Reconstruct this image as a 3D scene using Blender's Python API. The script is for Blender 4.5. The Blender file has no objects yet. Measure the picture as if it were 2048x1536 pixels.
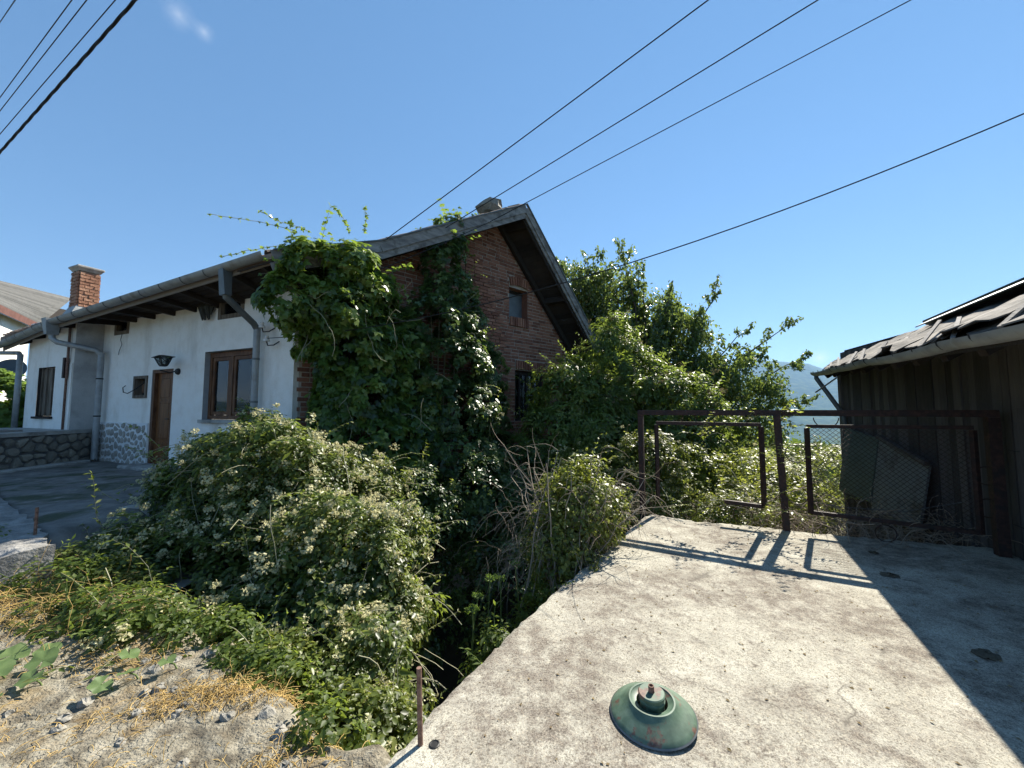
import bpy, bmesh, math, random
import numpy as np
from mathutils import Vector, Matrix

# ------------------------------------------------------------------ camera, sky, sun, exposure
SC = bpy.context.scene
COL = SC.collection
EYE = 1.6
cam_d = bpy.data.cameras.new('camera')
cam_d.sensor_width = 36.0
cam_d.lens = 769.0 / 2048.0 * 36.0
cam_d.clip_start = 0.05
cam_d.clip_end = 60000.0
cam = bpy.data.objects.new('camera', cam_d)
COL.objects.link(cam)
cam.location = (0, 0, EYE)
cam.rotation_euler = (math.radians(90) + math.atan(52 / 769.0), 0, 0)
SC.camera = cam

SUN_AZ = math.radians(39.6)      # to the right of the view direction (+Y)
SUN_EL = math.radians(43.4)
world = bpy.data.worlds.new('World')
SC.world = world
world.use_nodes = True
wn, wl = world.node_tree.nodes, world.node_tree.links
wn.clear()
sky = wn.new('ShaderNodeTexSky')
sky.sky_type = 'NISHITA'
sky.sun_disc = False
sky.sun_elevation = SUN_EL
sky.sun_rotation = SUN_AZ
sky.altitude = 2000
sky.air_density = 1.0
sky.dust_density = 0.0
sky.ozone_density = 3.0
bg = wn.new('ShaderNodeBackground')
bg.inputs['Strength'].default_value = 0.15
wo = wn.new('ShaderNodeOutputWorld')
gam = wn.new('ShaderNodeGamma'); gam.inputs[1].default_value = 0.55
hsv = wn.new('ShaderNodeHueSaturation'); hsv.inputs['Saturation'].default_value = 1.48; hsv.inputs['Value'].default_value = 1.0
wl.new(sky.outputs[0], gam.inputs[0]); wl.new(gam.outputs[0], hsv.inputs['Color'])
# three small wisps of cloud
wgeo = wn.new('ShaderNodeTexCoord')
wnz = wn.new('ShaderNodeTexNoise'); wnz.inputs['Scale'].default_value = 60; wnz.inputs['Detail'].default_value = 6; wnz.inputs['Roughness'].default_value = .65
wl.new(wgeo.outputs['Generated'], wnz.inputs['Vector'])
skycol = hsv.outputs[0]
for (dx, dy, dz, rad, amt) in ((-.557, .60, .66, .030, .32), (-.527, .616, .645, .020, .32), (.622, .772, .105, .026, .7)):
    L_ = math.sqrt(dx * dx + dy * dy + dz * dz)
    dt = wn.new('ShaderNodeVectorMath'); dt.operation = 'DISTANCE'; dt.inputs[1].default_value = (dx / L_, dy / L_, dz / L_)
    wl.new(wgeo.outputs['Generated'], dt.inputs[0])
    mr_ = wn.new('ShaderNodeMapRange'); mr_.inputs[1].default_value = rad; mr_.inputs[2].default_value = 0; mr_.inputs[3].default_value = 0; mr_.inputs[4].default_value = 1
    wl.new(dt.outputs['Value'], mr_.inputs[0])
    m_ = wn.new('ShaderNodeMath'); m_.operation = 'MULTIPLY_ADD'; m_.inputs[1].default_value = 1.0; m_.inputs[2].default_value = -.62
    ad = wn.new('ShaderNodeMath'); ad.operation = 'ADD'; wl.new(mr_.outputs[0], ad.inputs[0]); wl.new(wnz.outputs['Fac'], ad.inputs[1])
    wl.new(ad.outputs[0], m_.inputs[0])
    ml_ = wn.new('ShaderNodeMath'); ml_.operation = 'MULTIPLY'; ml_.use_clamp = True; wl.new(m_.outputs[0], ml_.inputs[0]); wl.new(mr_.outputs[0], ml_.inputs[1])
    m3_ = wn.new('ShaderNodeMath'); m3_.operation = 'MULTIPLY'; m3_.inputs[1].default_value = amt; wl.new(ml_.outputs[0], m3_.inputs[0])
    mx_ = wn.new('ShaderNodeMix'); mx_.data_type = 'RGBA'
    wl.new(m3_.outputs[0], mx_.inputs['Factor']); wl.new(skycol, mx_.inputs[6]); mx_.inputs[7].default_value = (3.0, 3.2, 3.4, 1)
    skycol = mx_.outputs[2]
wl.new(skycol, bg.inputs[0])
wl.new(bg.outputs[0], wo.inputs[0])

sun_d = bpy.data.lights.new('sun', 'SUN')
sun_d.energy = 5.0
sun_d.angle = math.radians(0.53)
sun_d.color = (1.0, 0.94, 0.82)
sun = bpy.data.objects.new('sun', sun_d)
COL.objects.link(sun)
SUNV = Vector((math.cos(SUN_EL) * math.sin(SUN_AZ), math.cos(SUN_EL) * math.cos(SUN_AZ), math.sin(SUN_EL)))
sun.rotation_euler = SUNV.to_track_quat('Z', 'Y').to_euler()
sun.location = (10, 12, 20)

SC.view_settings.view_transform = 'Standard'
SC.view_settings.look = 'None'
SC.view_settings.exposure = 1.25
SC.view_settings.gamma = 1.0
SC.view_settings.use_curve_mapping = False
SC.cycles.max_bounces = 6
SC.cycles.diffuse_bounces = 3
SC.cycles.glossy_bounces = 2
SC.cycles.transparent_max_bounces = 12
SC.cycles.volume_bounces = 0

rnd = random.Random(7)
rng = np.random.default_rng(11)

# ------------------------------------------------------------------ materials
def nodes_of(m):
    m.use_nodes = True
    n, l = m.node_tree.nodes, m.node_tree.links
    n.clear()
    out = n.new('ShaderNodeOutputMaterial')
    return n, l, out

def ramp(n, cols, pos=None):
    r = n.new('ShaderNodeValToRGB')
    e = r.color_ramp.elements
    k = len(cols)
    while len(e) < k:
        e.new(0.5)
    for i, c in enumerate(cols):
        e[i].position = pos[i] if pos else i / (k - 1)
        e[i].color = (c[0], c[1], c[2], 1)
    return r

def surf(name, cols, scale=6.0, rough=0.85, bump=0.3, bscale=None, detail=8, stretch=(1, 1, 1), pos=None,
         rand=None, metallic=0.0, dirt=None, dscale=2.0, dlo=0.52, dhi=0.66, spec=0.3, dstretch=(1, 1, 1), bdist=0.02):
    """noise coloured surface in world space; rand: 'obj' / 'isl' piece to piece variation; dirt: second colour in patches"""
    m = bpy.data.materials.new(name)
    n, l, out = nodes_of(m)
    geo = n.new('ShaderNodeNewGeometry')
    mp = n.new('ShaderNodeMapping')
    mp.inputs['Scale'].default_value = stretch
    l.new(geo.outputs['Position'], mp.inputs[0])
    nz = n.new('ShaderNodeTexNoise')
    nz.inputs['Scale'].default_value = scale
    nz.inputs['Detail'].default_value = detail
    nz.inputs['Roughness'].default_value = 0.62
    l.new(mp.outputs[0], nz.inputs['Vector'])
    fac = nz.outputs['Fac']
    if rand:
        if rand == 'obj':
            ri = n.new('ShaderNodeObjectInfo').outputs['Random']
        else:
            ri = geo.outputs['Random Per Island']
        mx = n.new('ShaderNodeMath'); mx.operation = 'MULTIPLY_ADD'
        mx.inputs[1].default_value = 0.55
        l.new(ri, mx.inputs[0])
        m2 = n.new('ShaderNodeMath'); m2.operation = 'MULTIPLY_ADD'
        m2.inputs[1].default_value = 0.7
        m2.inputs[2].default_value = -0.12
        l.new(fac, m2.inputs[0])
        l.new(m2.outputs[0], mx.inputs[2])
        fac = mx.outputs[0]
    if pos is None and not rand:
        k = len(cols)
        pos = [0.3 + 0.4 * i / (k - 1) for i in range(k)]
    rp = ramp(n, cols, pos)
    l.new(fac, rp.inputs[0])
    col = rp.outputs[0]
    if dirt:
        mp2 = n.new('ShaderNodeMapping')
        mp2.inputs['Scale'].default_value = dstretch
        l.new(geo.outputs['Position'], mp2.inputs[0])
        n2 = n.new('ShaderNodeTexNoise')
        n2.inputs['Scale'].default_value = dscale
        n2.inputs['Detail'].default_value = 6
        n2.inputs['Roughness'].default_value = 0.6
        l.new(mp2.outputs[0], n2.inputs['Vector'])
        r2 = ramp(n, [(0, 0, 0), (1, 1, 1)], [dlo, dhi])
        l.new(n2.outputs['Fac'], r2.inputs[0])
        mix = n.new('ShaderNodeMix'); mix.data_type = 'RGBA'
        l.new(r2.outputs[0], mix.inputs['Factor'])
        l.new(col, mix.inputs[6])
        mix.inputs[7].default_value = (*dirt, 1)
        col = mix.outputs[2]
    b = n.new('ShaderNodeBsdfPrincipled')
    l.new(col, b.inputs['Base Color'])
    b.inputs['Roughness'].default_value = rough
    b.inputs['Metallic'].default_value = metallic
    b.inputs['Specular IOR Level'].default_value = spec
    if bump:
        n3 = n.new('ShaderNodeTexNoise')
        n3.inputs['Scale'].default_value = bscale or scale * 5
        n3.inputs['Detail'].default_value = 6
        l.new(mp.outputs[0], n3.inputs['Vector'])
        bp = n.new('ShaderNodeBump')
        bp.inputs['Strength'].default_value = bump
        bp.inputs['Distance'].default_value = bdist
        l.new(n3.outputs['Fac'], bp.inputs['Height'])
        l.new(bp.outputs[0], b.inputs['Normal'])
    l.new(b.outputs[0], out.inputs[0])
    return m

def leafmat(name, cols, trans=(0.25, 0.4, 0.04), tfac=0.35, rough=0.5, spec=0.35):
    m = bpy.data.materials.new(name)
    n, l, out = nodes_of(m)
    at = n.new('ShaderNodeAttribute'); at.attribute_name = 'tint'
    rp = ramp(n, cols)
    l.new(at.outputs['Fac'], rp.inputs[0])
    b = n.new('ShaderNodeBsdfPrincipled')
    b.inputs['Roughness'].default_value = rough
    b.inputs['Specular IOR Level'].default_value = spec
    l.new(rp.outputs[0], b.inputs['Base Color'])
    t = n.new('ShaderNodeBsdfTranslucent')
    mixc = n.new('ShaderNodeMix'); mixc.data_type = 'RGBA'
    mixc.inputs['Factor'].default_value = 0.55
    l.new(rp.outputs[0], mixc.inputs[6])
    mixc.inputs[7].default_value = (*trans, 1)
    l.new(mixc.outputs[2], t.inputs[0])
    ms = n.new('ShaderNodeMixShader')
    ms.inputs[0].default_value = tfac
    l.new(b.outputs[0], ms.inputs[1]); l.new(t.outputs[0], ms.inputs[2])
    l.new(ms.outputs[0], out.inputs[0])
    return m

def glassmat(name, tint=(0.02, 0.025, 0.03), tr=0.85):
    m = bpy.data.materials.new(name)
    n, l, out = nodes_of(m)
    g = n.new('ShaderNodeBsdfGlossy'); g.inputs['Roughness'].default_value = 0.04
    g.inputs[0].default_value = (0.9, 0.95, 1, 1)
    t = n.new('ShaderNodeBsdfTransparent'); t.inputs[0].default_value = (0.75, 0.8, 0.8, 1)
    d = n.new('ShaderNodeBsdfDiffuse'); d.inputs[0].default_value = (*tint, 1)
    fr = n.new('ShaderNodeFresnel'); fr.inputs[0].default_value = 1.5
    m1 = n.new('ShaderNodeMixShader'); m1.inputs[0].default_value = tr
    l.new(d.outputs[0], m1.inputs[1]); l.new(t.outputs[0], m1.inputs[2])
    m2 = n.new('ShaderNodeMixShader')
    l.new(fr.outputs[0], m2.inputs[0]); l.new(m1.outputs[0], m2.inputs[1]); l.new(g.outputs[0], m2.inputs[2])
    l.new(m2.outputs[0], out.inputs[0])
    return m

M = {}
M['plaster'] = surf('plaster_white', [(.82, .78, .71), (.88, .85, .79), (.90, .88, .83)], 5, .9, .6, 60, dirt=(.50, .45, .37), dscale=1.5, dlo=.53, dhi=.82, dstretch=(1, 1, .28))
M['plaster2'] = surf('plaster_shaded_grey', [(.34, .33, .32), (.46, .45, .43), (.52, .51, .49)], 3, .9, .3, 40, dirt=(.26, .24, .22), dscale=1.4, dlo=.56, dhi=.7)  # white plaster greyed: shade of the bay's side face put into the colour
M['reveal'] = surf('cement_reveal', [(.30, .31, .32), (.40, .41, .41)], 8, .9, .3, 50)
M['mortar'] = surf('brick_mortar', [(.32, .27, .22), (.46, .40, .33)], 9, .95, .5, 60)
BR = [(.10, .042, .028), (.21, .088, .055), (.30, .14, .088), (.37, .21, .15)]
M['brick'] = surf('old_brick', BR, 18, .9, .5, 60, rand='obj', pos=[.1, .4, .7, 1])
M['brick_isl'] = surf('old_brick_joined', BR, 18, .9, .5, 60, rand='isl', pos=[.1, .4, .7, 1])
M['chimbrick'] = surf('chimney_brick', [(.22, .105, .065), (.34, .175, .11), (.44, .27, .18)], 18, .9, .5, 60, rand='obj', pos=[.1, .5, 1])
M['concrete'] = surf('concrete', [(.26, .25, .23), (.38, .37, .34), (.46, .45, .42)], 5, .92, .4, 40, dirt=(.20, .19, .17), dscale=2)
M['stone'] = surf('field_stone', [(.13, .12, .10), (.24, .22, .18), (.34, .31, .25)], 9, .92, .6, 45, rand='obj', pos=[0, .5, 1])
M['stone2'] = surf('plinth_stone', [(.24, .23, .21), (.34, .32, .28), (.44, .40, .34)], 9, .92, .4, 45, rand='obj', pos=[0, .5, 1])
M['joint'] = surf('dark_wall_joint', [(.10, .095, .09), (.20, .19, .18)], 6, .95, .5, 40)
M['whitejoint'] = surf('white_joint', [(.66, .66, .65), (.80, .80, .79)], 9, .9, .4, 60)
M['oldwood'] = surf('weathered_wood', [(.14, .125, .11), (.25, .225, .20), (.34, .31, .28)], 5, .85, .4, 30, stretch=(1, 1, 1), rand='obj', pos=[0, .5, 1])
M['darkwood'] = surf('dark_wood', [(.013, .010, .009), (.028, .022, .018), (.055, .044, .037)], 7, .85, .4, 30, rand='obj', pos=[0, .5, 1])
M['shedwood'] = surf('shed_wood', [(.028, .026, .025), (.08, .074, .070), (.17, .157, .145)], 5, .8, .5, 28, stretch=(3, 3, .35), rand='obj', pos=[0, .5, 1])
M['fascia'] = surf('verge_board_wood', [(.13, .12, .115), (.24, .225, .21), (.33, .315, .29)], 4, .85, .5, 24, stretch=(.7, .7, 3.5), dirt=(.10, .09, .08), dscale=5)
M['doorwood'] = surf('door_wood', [(.07, .026, .010), (.17, .068, .022), (.24, .105, .036)], 6, .5, .2, 30, stretch=(4, 4, .4))
M['frame_wood'] = surf('window_wood', [(.06, .025, .012), (.14, .062, .028), (.20, .10, .05)], 7, .6, .3, 30, stretch=(3, 3, .6))
M['greywood'] = surf('shutter_wood', [(.07, .055, .04), (.15, .12, .09), (.22, .18, .14)], 7, .85, .3, 30, stretch=(3, 3, .4))
M['zinc'] = surf('zinc', [(.20, .21, .21), (.32, .33, .33), (.40, .41, .40)], 3, .55, .1, 20, metallic=.35, dirt=(.17, .155, .13), dscale=3, dlo=.55, dhi=.75)
M['zincdark'] = surf('zinc_dark', [(.10, .115, .12), (.16, .175, .18)], 4, .5, .1, 20, metallic=.3)
M['greengut'] = surf('green_gutter', [(.055, .075, .065), (.10, .125, .11)], 4, .5, .1, 20, metallic=.2)
M['rust'] = surf('rusty_steel', [(.020, .012, .011), (.040, .021, .017), (.070, .034, .026)], 22, .65, .4, 90, dirt=(.022, .017, .016), dscale=8)
M['rustrod'] = surf('rusty_rod', [(.09, .045, .03), (.19, .11, .08), (.26, .17, .13)], 40, .8, .6, 200, bdist=.003)
M['tile'] = surf('roof_tile', [(.11, .085, .07), (.20, .15, .12), (.28, .22, .18)], 6, .9, .5, 30, rand='obj', pos=[0, .5, 1])
M['sheet'] = surf('roof_sheet', [(.10, .088, .076), (.18, .16, .138), (.29, .255, .215)], 5, .9, .6, 30, dirt=(.055, .05, .045), dscale=3.5, dlo=.45, dhi=.6)
M['sheetgrey'] = surf('asbestos_sheet', [(.085, .084, .082), (.145, .143, .138), (.20, .197, .19)], 6, .9, .4, 40, rand='obj', pos=[0, .5, 1])
M['black'] = surf('black_metal', [(.012, .012, .012), (.03, .03, .03)], 9, .5, .1)
M['cable'] = surf('cable_black', [(.008, .008, .009), (.02, .02, .02)], 9, .6, 0)
M['porcelain'] = surf('porcelain', [(.62, .62, .60), (.75, .75, .73)], 9, .25, 0)
M['cloth'] = surf('dark_cloth', [(.03, .032, .028), (.07, .07, .06)], 20, .95, .5, 60)
M['curtain'] = surf('curtain', [(.5, .5, .49), (.6, .6, .59)], 2, .9, 0)
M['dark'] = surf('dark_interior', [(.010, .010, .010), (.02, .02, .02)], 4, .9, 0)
M['glass'] = glassmat('window_glass')
M['panelgreen'] = surf('pale_green_panel', [(.06, .082, .072), (.09, .115, .105)], 3, .6, .1)
M['panelwhite'] = surf('pale_grey_panel', [(.11, .12, .12), (.18, .19, .19)], 3, .6, .1, dirt=(.08, .075, .07), dscale=3)
M['dishgrey'] = surf('dish_paint', [(.05, .07, .09), (.09, .11, .13)], 4, .5, 0)
M['bark'] = surf('bark', [(.05, .04, .032), (.11, .09, .07), (.17, .145, .12)], 12, .95, .6, 50, stretch=(1, 1, .4))
M['twig'] = surf('dry_twig', [(.16, .125, .095), (.30, .245, .19), (.42, .36, .285)], 9, .9, .2, rand='isl', pos=[0, .5, 1])
M['stem'] = surf('vine_stem', [(.16, .16, .09), (.30, .29, .19), (.40, .37, .27)], 9, .85, .2, rand='isl', pos=[0, .5, 1])
M['greenstem'] = surf('green_stem', [(.07, .11, .03), (.14, .19, .06)], 9, .7, 0)
M['straw'] = surf('dry_grass', [(.30, .19, .06), (.50, .34, .12), (.62, .46, .20)], 12, .85, 0, rand='isl', pos=[0, .5, 1])
M['soil'] = surf('soil', [(.05, .04, .03), (.10, .085, .06), (.15, .125, .09)], 2, .95, .6, 14)
M['rock'] = surf('loose_rock', [(.16, .15, .13), (.26, .245, .21), (.36, .335, .29)], 20, .92, .6, 80)

LF = {}
LF['clematis'] = leafmat('clematis_leaf', [(.020, .036, .009), (.052, .082, .016), (.110, .148, .032), (.21, .225, .070)], (.48, .58, .09), .36, .4, .45)
LF['vine'] = leafmat('hop_leaf', [(.022, .050, .014), (.056, .108, .022), (.110, .178, .034), (.22, .28, .06)], (.42, .58, .07), .42, .36, .5)
LF['vine2'] = leafmat('ivy_leaf', [(.022, .048, .019), (.045, .088, .028), (.084, .138, .038), (.18, .23, .075)], (.38, .52, .09), .40, .36, .5)
LF['elder'] = leafmat('elder_leaf', [(.032, .058, .012), (.072, .118, .022), (.125, .182, .034), (.21, .25, .07)], (.45, .58, .08), .44, .4, .45)
LF['cherry'] = leafmat('cherry_leaf', [(.026, .048, .015), (.056, .096, .024), (.100, .148, .036), (.17, .20, .06)], (.36, .46, .08), .42, .32, .6)
LF['bramble'] = leafmat('bramble_leaf', [(.034, .050, .012), (.078, .108, .020), (.140, .172, .034), (.24, .25, .07)], (.55, .62, .09), .42, .4, .45)
LF['weed'] = leafmat('weed_leaf', [(.036, .060, .014), (.075, .115, .022), (.125, .17, .036)], (.42, .54, .07), .46)
LF['grape'] = leafmat('grape_leaf', [(.06, .11, .025), (.11, .18, .035), (.17, .26, .055)], (.42, .58, .08), .5)
LF['flower'] = leafmat('cream_blossom', [(.46, .43, .24), (.62, .59, .36), (.76, .73, .50)], (.75, .70, .42), .4, .8, .1)
LF['umbel'] = leafmat('brown_umbel', [(.17, .12, .065), (.26, .20, .115), (.36, .30, .17)], (.4, .34, .15), .35, .8, .1)
LF['mallow'] = leafmat('mallow_leaf', [(.10, .16, .06), (.14, .21, .08), (.17, .24, .09)], (.35, .48, .12), .4)
LF['far'] = leafmat('far_wood_leaf', [(.035, .06, .016), (.055, .09, .022), (.09, .13, .035)], (.25, .36, .06), .3)

# ------------------------------------------------------------------ builders
def tag(o, label=None, cat=None, group=None, kind=None):
    if label: o['label'] = label
    if cat: o['category'] = cat
    if group: o['group'] = group
    if kind: o['kind'] = kind
    return o

def empty(name, loc, label=None, cat=None, group=None):
    o = bpy.data.objects.new(name, None)
    o.location = loc
    o.empty_display_size = 0.1
    COL.objects.link(o)
    return tag(o, label, cat, group)

def put(o, parent):
    if parent is not None:
        pm = parent
        off = Vector((0, 0, 0))
        while pm is not None:
            off += pm.location
            pm = pm.parent
        o.parent = parent
        o.location = Vector(o.location) - off
    return o

class MB:
    def __init__(s):
        s.v, s.f = [], []
    def add(s, vs, fs):
        k = len(s.v)
        s.v += [tuple(map(float, p)) for p in vs]
        s.f += [tuple(i + k for i in f) for f in fs]
        return s
    def hexa(s, p):      # 8 points: bottom ring 0-3, top ring 4-7
        return s.add(p, [(0, 3, 2, 1), (4, 5, 6, 7), (0, 1, 5, 4), (1, 2, 6, 5), (2, 3, 7, 6), (3, 0, 4, 7)])
    def box(s, fr, a0, a1, n0, n1, z0, z1):
        return s.hexa([fr(a0, n0, z0), fr(a1, n0, z0), fr(a1, n1, z0), fr(a0, n1, z0),
                       fr(a0, n0, z1), fr(a1, n0, z1), fr(a1, n1, z1), fr(a0, n1, z1)])
    def beam(s, a, b, w, h, up=(0, 0, 1)):
        a, b = Vector(a), Vector(b)
        d = (b - a).normalized(); up = Vector(up)
        x = d.cross(up)
        if x.length < 1e-4: x = d.cross(Vector((1, 0, 0)))
        x.normalize(); y = x.cross(d).normalized()
        x *= w / 2; y *= h / 2
        return s.hexa([a - x - y, a + x - y, b + x - y, b - x - y, a - x + y, a + x + y, b + x + y, b - x + y])
    def tube(s, pts, r, k=8, cap=True):
        pts = [Vector(p) for p in pts]
        n = len(pts)
        rs = r if isinstance(r, (list, tuple, np.ndarray)) else [r] * n
        base = len(s.v)
        px = None
        for i, p in enumerate(pts):
            d = (pts[min(i + 1, n - 1)] - pts[max(i - 1, 0)])
            if d.length < 1e-9: d = Vector((0, 0, 1))
            d.normalize()
            if px is None:
                px = d.cross(Vector((0, 0, 1)))
                if px.length < .05: px = d.cross(Vector((1, 0, 0)))
            px = (px - d * px.dot(d)).normalized()
            py = d.cross(px)
            for j in range(k):
                a = 2 * math.pi * j / k
                s.v.append(tuple(p + (px * math.cos(a) + py * math.sin(a)) * rs[i]))
        for i in range(n - 1):
            for j in range(k):
                a = base + i * k + j; b = base + i * k + (j + 1) % k
                s.f.append((a, b, b + k, a + k))
        if cap:
            s.f.append(tuple(base + j for j in range(k))[::-1])
            s.f.append(tuple(base + (n - 1) * k + j for j in range(k)))
        return s
    def lathe(s, prof, c, k=32, axis=None):
        base = len(s.v)
        R = Vector((0, 0, 1)).rotation_difference(Vector(axis)).to_matrix() if axis else Matrix.Identity(3)
        for (r, z) in prof:
            for j in range(k):
                a = 2 * math.pi * j / k
                s.v.append(tuple(Vector(c) + R @ Vector((r * math.cos(a), r * math.sin(a), z))))
        for i in range(len(prof) - 1):
            for j in range(k):
                a = base + i * k + j; b = base + i * k + (j + 1) % k
                s.f.append((a, b, b + k, a + k))
        return s
    def halfround(s, a, b, r, th=.004, k=8, segs=1, sag=0.0, outdir=None):
        """open half round channel from a to b, opening upwards"""
        a, b = Vector(a), Vector(b)
        d = (b - a).normalized()
        x = Vector((d.y, -d.x, 0)).normalized()
        base = len(s.v)
        m = k + 1
        for i in range(segs + 1):
            t = i / segs
            c = a.lerp(b, t) - Vector((0, 0, sag * 4 * t * (1 - t)))
            for rr in (r, r - th):
                for j in range(m):
                    an = math.pi * j / k
                    s.v.append(tuple(c + x * math.cos(an) * rr - Vector((0, 0, 1)) * math.sin(an) * rr))
        for i in range(segs):
            o = base + i * 2 * m; q = o + 2 * m
            for j in range(k):
                s.f.append((o + j, o + j + 1, q + j + 1, q + j))
                s.f.append((o + m + j, q + m + j, q + m + j + 1, o + m + j + 1))
            s.f.append((o, q, q + m, o + m)); s.f.append((o + k, o + m + k, q + m + k, q + k))
        return s
    def mesh(s, name):
        me = bpy.data.meshes.new(name)
        me.from_pydata(s.v, [], s.f)
        me.update()
        return me
    def build(s, name, mat, parent=None, smooth=False, bevel=0.0, fix=True):
        me = s.mesh(name)
        if fix:
            bm = bmesh.new(); bm.from_mesh(me)
            bmesh.ops.recalc_face_normals(bm, faces=bm.faces)
            if smooth:
                for e_ in bm.edges:
                    if len(e_.link_faces) == 2 and e_.calc_face_angle(0) > .6: e_.smooth = False
            if bevel: bmesh.ops.bevel(bm, geom=bm.edges[:], offset=bevel, segments=1, affect='EDGES', clamp_overlap=True)
            bm.to_mesh(me); bm.free()
        me.materials.append(mat)
        if smooth:
            me.polygons.foreach_set('use_smooth', [True] * len(me.polygons))
        o = bpy.data.objects.new(name, me)
        COL.objects.link(o)
        if parent is not None: put(o, parent)
        return o

def top(o):
    """a top level mesh built in world coordinates: move its origin to the base of its bounds"""
    n = len(o.data.vertices)
    co = np.empty(n * 3, dtype=np.float32); o.data.vertices.foreach_get('co', co); co = co.reshape(-1, 3)
    c = np.array([(co[:, 0].min() + co[:, 0].max()) / 2, (co[:, 1].min() + co[:, 1].max()) / 2, co[:, 2].min()])
    o.data.vertices.foreach_set('co', (co - c).astype(np.float32).ravel())
    o.data.update()
    o.location = Vector(o.location) + Vector(c.tolist())
    return o

def np_mesh(name, verts, tris, mat, parent=None, tint=None, smooth=False):
    verts = np.asarray(verts, dtype=np.float32); tris = np.asarray(tris, dtype=np.int32)
    me = bpy.data.meshes.new(name)
    nv, nf, k = len(verts), len(tris), tris.shape[1]
    me.vertices.add(nv); me.vertices.foreach_set('co', verts.ravel())
    me.loops.add(nf * k); me.loops.foreach_set('vertex_index', tris.ravel())
    me.polygons.add(nf)
    me.polygons.foreach_set('loop_start', np.arange(0, nf * k, k, dtype=np.int32))
    try:
        me.polygons.foreach_set('loop_total', np.full(nf, k, dtype=np.int32))
    except Exception:
        pass
    me.update(calc_edges=True)
    if tint is not None:
        a = me.attributes.new('tint', 'FLOAT', 'POINT')
        a.data.foreach_set('value', np.asarray(tint, dtype=np.float32))
    if smooth: me.polygons.foreach_set('use_smooth', np.ones(nf, dtype=bool))
    me.materials.append(mat)
    o = bpy.data.objects.new(name, me)
    COL.objects.link(o)
    if parent is not None: put(o, parent)
    return o

# leaf templates: x across, y along, z out of plane
T_DIA = (np.array([(0, 0, 0), (.30, .42, .07), (0, 1, -.06), (-.30, .42, .07)], float), np.array([(0, 1, 2), (0, 2, 3)]))
T_NAR = (np.array([(0, 0, 0), (.20, .45, .06), (0, 1, -.10), (-.20, .45, .06)], float), np.array([(0, 1, 2), (0, 2, 3)]))
T_OVA = (np.array([(0, 0, 0), (.22, .22, .05), (.24, .55, .05), (0, 1, -.12), (-.24, .55, .05), (-.22, .22, .05)], float),
         np.array([(0, 1, 2), (0, 2, 3), (0, 3, 4), (0, 4, 5)]))
T_LOB = (np.array([(0, .08, 0), (.50, .02, -.04), (.52, .46, -.02), (.24, .48, .06), (0, 1, -.10), (-.24, .48, .06), (-.52, .46, -.02), (-.50, .02, -.04)], float),
         np.array([(0, 1, 2), (0, 2, 3), (0, 3, 4), (0, 4, 5), (0, 5, 6), (0, 6, 7)]))
T_FLO = (np.array([(-.5, -.16, 0), (.5, -.16, .1), (0, .52, .05), (-.5, .2, .12), (.5, .2, 0), (0, -.5, .1)], float), np.array([(0, 1, 2), (3, 5, 4)]))

def nrmz(a):
    return a / np.maximum(np.linalg.norm(a, axis=1, keepdims=True), 1e-9)

def leafset(P, D, N, S, T):
    """returns verts, tris, per-vertex leaf index"""
    V, F = T
    D = nrmz(D); X = nrmz(np.cross(D, N)); Nn = np.cross(X, D)
    n, k = len(P), len(V)
    vv = P[:, None, :] + S[:, None, None] * (V[None, :, 0, None] * X[:, None, :] + V[None, :, 1, None] * D[:, None, :] + V[None, :, 2, None] * Nn[:, None, :])
    ff = F[None] + (np.arange(n) * k)[:, None, None]
    return vv.reshape(-1, 3), ff.reshape(-1, 3), np.repeat(np.arange(n), k)

def leafobj(name, P, D, N, S, T, mat, parent, tint):
    v, f, ix = leafset(P, D, N, S, T)
    o = np_mesh(name, v, f, mat, parent, tint[ix])
    o['kind'] = 'stuff'
    return o

def rdir(n):
    return nrmz(rng.normal(size=(n, 3)))

def shell(blobs, n, lo=.75, hi=1.05, cull=.72, zmin=None):
    """points on the outside of a union of ellipsoids, with outward normals"""
    B = np.array(blobs, float)
    w = (B[:, 3] * B[:, 4] + B[:, 4] * B[:, 5] + B[:, 3] * B[:, 5]); w /= w.sum()
    out_p, out_n = [], []
    got = 0
    for _ in range(12):
        i = rng.choice(len(B), n * 2, p=w)
        d = rdir(n * 2)
        r = rng.uniform(lo, hi, n * 2)[:, None]
        p = B[i, :3] + d * B[i, 3:6] * r
        nn = nrmz(d / B[i, 3:6])
        ok = np.ones(len(p), bool)
        for j in range(len(B)):
            q = np.linalg.norm((p - B[j, :3]) / B[j, 3:6], axis=1)
            ok &= (q > cull) | (i == j)
        if zmin is not None: ok &= p[:, 2] > zmin
        out_p.append(p[ok]); out_n.append(nn[ok]); got += ok.sum()
        if got >= n: break
    return np.concatenate(out_p)[:n], np.concatenate(out_n)[:n]

def bumpf(p, s):
    x, y, z = p[:, 0] * s, p[:, 1] * s, p[:, 2] * s
    return (np.sin(x + 1.3) * np.sin(y * 1.1 + .7) + np.sin(y * .8 + 2.1 + z) * np.sin(z * 1.2 + .3) + .6 * np.sin(x * 2.3 + z * 1.9) * np.sin(y * 2.1 + 4)) / 1.9

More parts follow.
